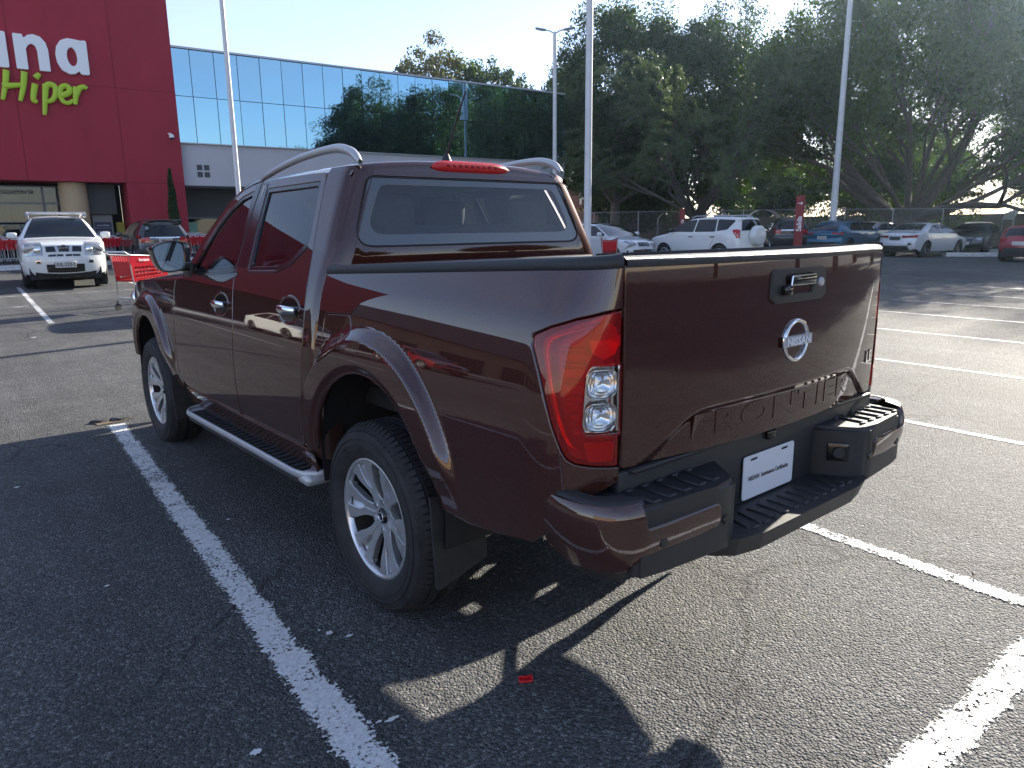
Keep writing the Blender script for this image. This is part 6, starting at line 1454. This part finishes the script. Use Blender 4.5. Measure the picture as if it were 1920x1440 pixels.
plate(X7, -2.305, .80, 0, None, .46, .15, 'dark_panel')
X8 = Car('silver_sedan', dict(sd), (38.3,15.6), R(99), 'silver sedan half hidden behind the white sedan', body='silver_paint')
# ---- black car facing the camera behind the white kerb
bk = dict(sd); bk.update(patches=[('headlamp',2.3,3.2,.58,.92,'headlamp_glass',{}),('grille',1.6,2.6,-.42,.42,'black_gloss',dict(once=1)),('lower_intake',.6,1.3,-.7,.7,'black_plastic',dict(once=1)),('grille_trim',2.6,2.75,-.44,.44,'chrome',dict(once=1))], side_patches=[])
X9 = Car('black_sedan', bk, (39.0,11.1), R(-98), 'glossy black sedan facing out behind the white kerb', body='black_paint')
plate(X9, 2.32, .48, 0)
# ---- red hatchback cut by the right edge
rd = dict(ht); rd.update(patches=[('tail_lamp',12.0,12.8,.62,.98,'lamp_dark_red',{}),('rear_skirt',13.6,14.9,-.96,.96,'black_plastic',dict(once=1))], side_patches=[])
X10 = Car('red_hatchback', rd, (31.9,6.35), R(97), 'red hatchback cut off by the right edge of the view', body='red_paint')
plate(X10, -2.13, .72, 0)
X11 = Car('grey_hatchback', dict(ht, patches=[], side_patches=[]), (35.0,6.2), R(-82), 'blue grey hatchback nose peeking out beside the red one', body='silver_paint')
# ---- unseen car added beyond the cab to throw the long shadow at the left
X12 = Car('shadow_hatchback', dict(rd), (4.55,11.0), R(90), 'unseen silver hatchback added behind the cab for its shadow', body='silver_paint')
# cars in the street beyond the fence and off to the left (seen only as reflections)
for k, (x, y, th, nm, sp_, bd, lb) in enumerate(((-4.1,19.3,math.pi+.05,'parked_suv',xt,'graphite_paint','dark SUV left of the frame mirrored in the doors'),(-9.0,18.9,math.pi,'parked_sedan',bk,'white_paint','white sedan left of the frame mirrored in the doors'),(-13.8,19.0,math.pi,'parked_hatchback',ht,'red_paint','red hatchback left of the frame mirrored in the truck bed'))):
    Car(nm, dict(sp_), (x, y), th, lb, body=bd, group='cars parked left of the frame')
# ================================================================== lamp posts, signs, fence, carts
pmat('pole_white', (.62,.63,.65), .45, var=.10, vscale=3)
pmat('galvanised', (.36,.37,.38), .5, .6); pmat('wire_steel', (.42,.43,.44), .35, .8)
pmat('totem_red', (.22,.012,.018), .5); pmat('cart_red', (.50,.012,.022), .32, coat=.3); pmat('cart_black', (.02,.02,.02), .6)
def lamp_post(loc, r0, r1, h, label, rz=0.0):
    root = empty('lamp_post', (loc[0], loc[1], gz(*loc)), rz, label, 'lamp post', 'white car park lamp posts')
    m = MB(); m.lathe([(r0*1.9,0),(r0*1.9,.04),(r0*1.05,.05),(r0,.06)]+[(r0+(r1-r0)*t, .06+(h-.06)*t) for t in (.25,.5,.75,1)], 16, 'Z'); m.build('post', 'pole_white', root, 60)
    m = MB(); m.rbox((0,0,.25), (.55,.55,.5), .03, 2); m.build('footing', 'concrete', root)
    for s in (-1,1):
        m = MB(); m.tube([(0,0,h-.1),(s*.25,0,h+.05),(s*.5,0,h+.12)], .04, 8); a = m.build('arm', 'pole_white', root, 60)
        m = MB(); m.rbox((s*.80,0,h+.16), (.62,.26,.09), .035, 2, M=Matrix.Rotation(-s*.18, 4, 'Y')); l_ = m.build('lamp_head', 'galvanised', root, 50)
        m = MB(); m.rbox((s*.82,0,h+.105), (.40,.18,.02), .008, 1, M=Matrix.Rotation(-s*.18, 4, 'Y')); m.build('lamp_lens', 'sign_white', l_)
lamp_post((3.52,13.5), .055, .036, 12.5, 'white lamp post rising beside the crimson store above the cab', .4)
lamp_post((10.75,10.25), .092, .062, 12.5, 'white lamp post nearest the middle, rising behind the truck bed', .4)
lamp_post((35.2,16.5), .175, .115, 12.5, 'leaning white lamp post among the trees behind the blue crossover', .4)
lamp_post((28.2,30.1), .14, .10, 12.1, 'slim far lamp post with twin lamp heads by the glass block', -.72)
# exit and entrance totems
def totem(loc, w, h, txt, label, rz, arrow=False):
    root = empty('sign_totem', (loc[0], loc[1], gz(*loc)), rz, label, 'sign', 'red parking signs')
    m = MB(); m.rbox((0,0,h/2), (w,.14,h), .015, 1); m.build('panel', 'totem_red', root)
    v, f = text2d(txt, w*.80, .004); mobj('lettering', [(-y+w*.28, -.073, h*.56+x) for x, y, z in v], f, 'sign_white', root)
    if arrow:
        m = MB()
        m.prism([(-.012,-.09),(.012,-.09),(.012,.09),(-.012,.09)], .004); m.prism([(-.008,.095),(-.06,.035),(-.045,.02),(0,.065),(.045,.02),(.06,.035),(.008,.095)], .004)
        M_ = Matrix.Translation((0,-.072,h-.30)) @ Matrix.Rotation(R(90), 4, 'X') @ Matrix.Rotation(R(-90), 4, 'Z'); m.v = [tuple(M_ @ Vector(q)) for q in m.v]; m.build('arrow', 'sign_white', root)
totem((26.0,13.25), .33, 2.52, 'Salida', 'tall dark red totem reading Salida with an arrow', R(-62), True)
totem((31.3,23.1), .30, 2.15, 'Entrada', 'dark red entrance totem left of the spare wheel SUV', R(-54))
# chain-link fence
def fence(pts, h, label):
    root = empty('chain_link_fence', (pts[0][0], pts[0][1], 0), 0, label, 'fence'); ox, oy = pts[0]
    tot = 0; wires = MB()
    for (x0, y0), (x1, y1) in zip(pts, pts[1:]):
        L_ = math.hypot(x1-x0, y1-y0); n = max(1, round(L_/3.0))
        for k in range(n+(1 if (x1, y1) == pts[-1] else 0)):
            t = k/n; x, y = x0+(x1-x0)*t-ox, y0+(y1-y0)*t-oy; z = gz(x+ox, y+oy)
            m = MB(); m.tube([(x,y,z),(x+.02*math.sin(k*3),y,z+h+.04)], .035, 7); m.build('fence_post', 'galvanised', root)
        z0, z1 = gz(x0,y0), gz(x1,y1)
        m = MB(); m.tube([(x0-ox,y0-oy,z0+h),(x1-ox,y1-oy,z1+h)], .022, 6); m.build('top_rail', 'galvanised', root)
        m = MB(); m.tube([(x0-ox,y0-oy,z0+.15),(x1-ox,y1-oy,z1+.15)], .015, 5); m.build('bottom_rail', 'galvanised', root)
        st = .16; nn = int((L_+h)/st)
        for sgn in (1,-1):
            for k in range(nn):
                a = k*st-(h if sgn > 0 else 0); u0, u1 = (a, a+h) if sgn > 0 else (a, a-h); zz0, zz1 = 0.0, h
                if u0 < 0: zz0 = -u0/(u1-u0)*h if u1 != u0 else 0; u0 = 0
                if u1 < 0: zz1 = zz0+(0-u0)/(u1-u0)*(h-zz0); u1 = 0
                if u0 > L_: zz0 = (u0-L_)/(u0-u1)*h; u0 = L_
                if u1 > L_: zz1 = zz0+(L_-u0)/(u1-u0)*(h-zz0); u1 = L_
                P0 = (x0-ox+(x1-x0)*u0/L_, y0-oy+(y1-y0)*u0/L_, z0+zz0); P1 = (x0-ox+(x1-x0)*u1/L_, y0-oy+(y1-y0)*u1/L_, z0+zz1)
                wires.tube([P0, P1], .0035, 3, cap=False)
    o = wires.build('wire_mesh', 'galvanised', root, None, fix=False); o['kind'] = 'stuff'
fence([(31.2,33.6),(34.5,29.0),(40.2,21.2),(44.0,14.5),(47.5,5.0)], 2.15, 'galvanised chain link fence running behind the parked cars')
# shopping carts
def cart(loc, rz, label, group=None, logo=True):
    root = empty('shopping_cart', (loc[0], loc[1], gz(loc[0], loc[1])+loc[2]), rz, label, 'shopping cart', group)
    # basket: tapered plastic tub, narrow end towards +y; walls with slots
    x0, x1 = .27, .20; y0, y1 = -.42, .46; zb0, zt0 = .52, 1.0; zb1, zt1 = .60, .93
    def wall(name, A, B, C, D, slots):
        A, B, C, D = map(Vector, (A, B, C, D)); Fn = lambda u, v: tuple((A*(1-u)+B*u)*(1-v)+(D*(1-u)+C*u)*v)
        hs = []
        for iy in range(slots[1]):
            for ix in range(slots[0]):
                u0 = .10+.80*ix/slots[0]; v0 = .12+.50*iy/slots[1]; hs.append([(u0,v0),(u0+.80/slots[0]*.68,v0),(u0+.80/slots[0]*.68,v0+.50/slots[1]*.66),(u0,v0+.50/slots[1]*.66)])
        nn = (B-A).cross(D-A).normalized(); cen = (A+B+C+D)/4-Vector((0,0,.75))
        if nn.dot(cen) < 0: nn = -nn
        panel(name, [(0,0),(1,0),(1,1),(0,1)], Fn, 'cart_red', root, out=nn, res=.5, holes=hs, depth=.012, bev=.004)
    for s in (-1,1):
        wall('basket_side', (s*.22,y0+.06,zb0), (s*.17,y1-.05,zb1), (s*x1,y1,zt1), (s*x0,y0,zt0), (9,3))
    wall('basket_front', (-.17,y1-.05,zb1), (.17,y1-.05,zb1), (x1,y1,zt1), (-x1,y1,zt1), (4,3))
    wall('basket_floor', (-.22,y0+.06,zb0), (.22,y0+.06,zb0), (.17,y1-.05,zb1), (-.17,y1-.05,zb1), (4,8))
    m = MB(); m.grid([[(-x0*.95,y0+.02,zt0-.12),(x0*.95,y0+.02,zt0-.12)],[(-.22,y0+.06,zb0+.1),(.22,y0+.06,zb0+.1)]]); m.build('child_seat', 'cart_red', root)
    m = MB(); m.tube([(-x0-.01,y0-.08,1.05),(x0+.01,y0-.08,1.05)], .018, 10); m.build('handle_bar', 'pole_white', root)
    m = MB()
    for s in (-1,1):
        m.tube([(s*(x0+.01),y0-.08,1.05),(s*x0,y0,1.0),(s*x1,y1,.94)], .011, 6)
        m.tube([(s*.24,y0+.02,.98),(s*.24,y0+.06,.50),(s*.25,y0+.05,.15)], .013, 6); m.tube([(s*.25,y0+.05,.22),(s*.17,y1-.05,.20)], .012, 6); m.tube([(s*.17,y1-.10,.60),(s*.17,y1-.06,.20)], .011, 6)
    m.tube([(-.25,y0+.05,.22),(.25,y0+.05,.22)], .011, 6); m.tube([(-.17,y1-.05,.20),(.17,y1-.05,.20)], .011, 6)
    for k in range(7):
        x = -.18+.06*k; m.tube([(x,y0+.06,.22),(x*.72,y1-.05,.205)], .005, 4)
    for k in range(8):
        x = -.24+.068*k; m.tube([(x,y0+.005,1.02),(x*.9,y0+.04,.80)], .004, 4)
    m.build('frame', 'wire_steel', root, 50)
    for s in (-1,1):
        for y, x in ((y0+.05,.25),(y1-.06,.17)):
            m = MB(); m.tube([(s*x-.014,y,.062),(s*x+.014,y,.062)], .06, 16); m.box((s*x,y+.0,.13), (.04,.02,.10)); m.build('castor', 'cart_black', root, 40)
    if logo:
        v, f = text2d('Soriana', .07, .002); mobj('cart_lettering', [(x1+.062, .0+x-.12, .885+y) for x, y, z in v], f, 'sign_white', root); mobj('cart_lettering', [(-x1-.062, -x-.12, .885+y) for x, y, z in v], f, 'sign_white', root)
    return root
C0 = cart((1.17,12.25,0), R(-66), 'red shopping cart left standing by the front wing of the truck')
def copy_thing(src, loc, rz, label, group):
    c = src.copy(); COL.objects.link(c); c.location = loc; c.rotation_euler = (0,0,rz); c['label'] = label; c['group'] = group
    for ch in src.children:
        d = ch.copy(); COL.objects.link(d); d.parent = c
    return c
copy_thing(C0, (15.65,14.1,gz(15.65,14.1)), R(-40), 'red shopping cart showing above the bed rail by the hatchback', 'loose shopping carts'); C0['group'] = 'loose shopping carts'
rows = [('at the left edge', 1.45, 30.4, 5), ('between the white and grey SUVs', 4.75, 31.3, 4), ('right of the grey SUV', 8.6, 31.9, 5)]
for nm, x, y, n in rows:
    for k in range(n):
        pos = ('end', 'second', 'third', 'fourth', 'fifth')[k]
        copy_thing(C0, (x-.30*k*.96, y-.06*k, .41), R(-84), 'red cart, %s from the right in the nested row %s' % (pos if k else 'first', nm), 'nested carts along the store pavement')
# white awnings over stalls in the street behind the fence
def awning(loc, w, rz, label):
    root = empty('street_awning', (loc[0], loc[1], gz(*loc)), rz, label, 'awning', 'white street awnings')
    m = MB(); m.grid([[(x, y, z) for x, z in [(w/2*math.cos(a), 1.55+.75*math.sin(a)) for a in np.linspace(math.pi,0,11)]] for y in (-.8,.8)]); m.build('canopy', 'sign_white', root, 60)
    for s in (-1,1):
        for y in (-.75,.75): m = MB(); m.tube([(s*w/2*.97,y,0),(s*w/2*.97,y,1.6)], .03, 6); m.build('leg', 'galvanised', root)
for k, (x, y, w) in enumerate(((37.6,35.6,1.5),(41.0,31.5,1.9),(43.2,29.2,1.6),(45.4,26.8,2.2),(57.5,14.2,2.2),(57.0,11.4,1.8),(56.0,9.0,2.6))):
    awning((x, y), w, R(-48), 'white arched awning, %s from the left behind the fence' % ('first','second','third','fourth','fifth','sixth','seventh')[k])
# low wall along the street, closing the view under the trees
pmat('street_wall', (.22,.20,.18), .9, var=.2, vscale=1)
m = MB()
for a, b in (((40,48),(58,28)),((58,28),(72,6)),((72,6),(80,-20))):
    d = Vector(b)-Vector(a); t = d.normalized(); q = Vector((-t.y, t.x))*.1
    m.add([(*(Vector(a)-q),0),(*(Vector(b)-q),0),(*(Vector(b)+q),0),(*(Vector(a)+q),0),(*(Vector(a)-q),2.2),(*(Vector(b)-q),2.2),(*(Vector(b)+q),2.2),(*(Vector(a)+q),2.2)], [(0,1,5,4),(1,2,6,5),(2,3,7,6),(3,0,4,7),(4,5,6,7)])
m.build('street_wall', 'street_wall', None, None, label='long low plastered wall under the trees beyond the fence', cat='wall')
# ================================================================== the hazy, backlit air
m = bpy.data.materials.new('haze'); m.use_nodes = True; MATS['haze'] = m; nt = m.node_tree; nt.nodes.clear()
o_ = nt.nodes.new('ShaderNodeOutputMaterial'); pv = nt.nodes.new('ShaderNodeVolumePrincipled'); pv.inputs['Color'].default_value = (.58,.78,1.0,1); pv.inputs['Density'].default_value = .0003; pv.inputs['Anisotropy'].default_value = .78
nt.links.new(pv.outputs['Volume'], o_.inputs['Volume'])
mb = MB(); mb.box((0,0,13.0), (850,850,28.5)); hz = mb.build('haze', 'haze', None, None, kind='stuff')
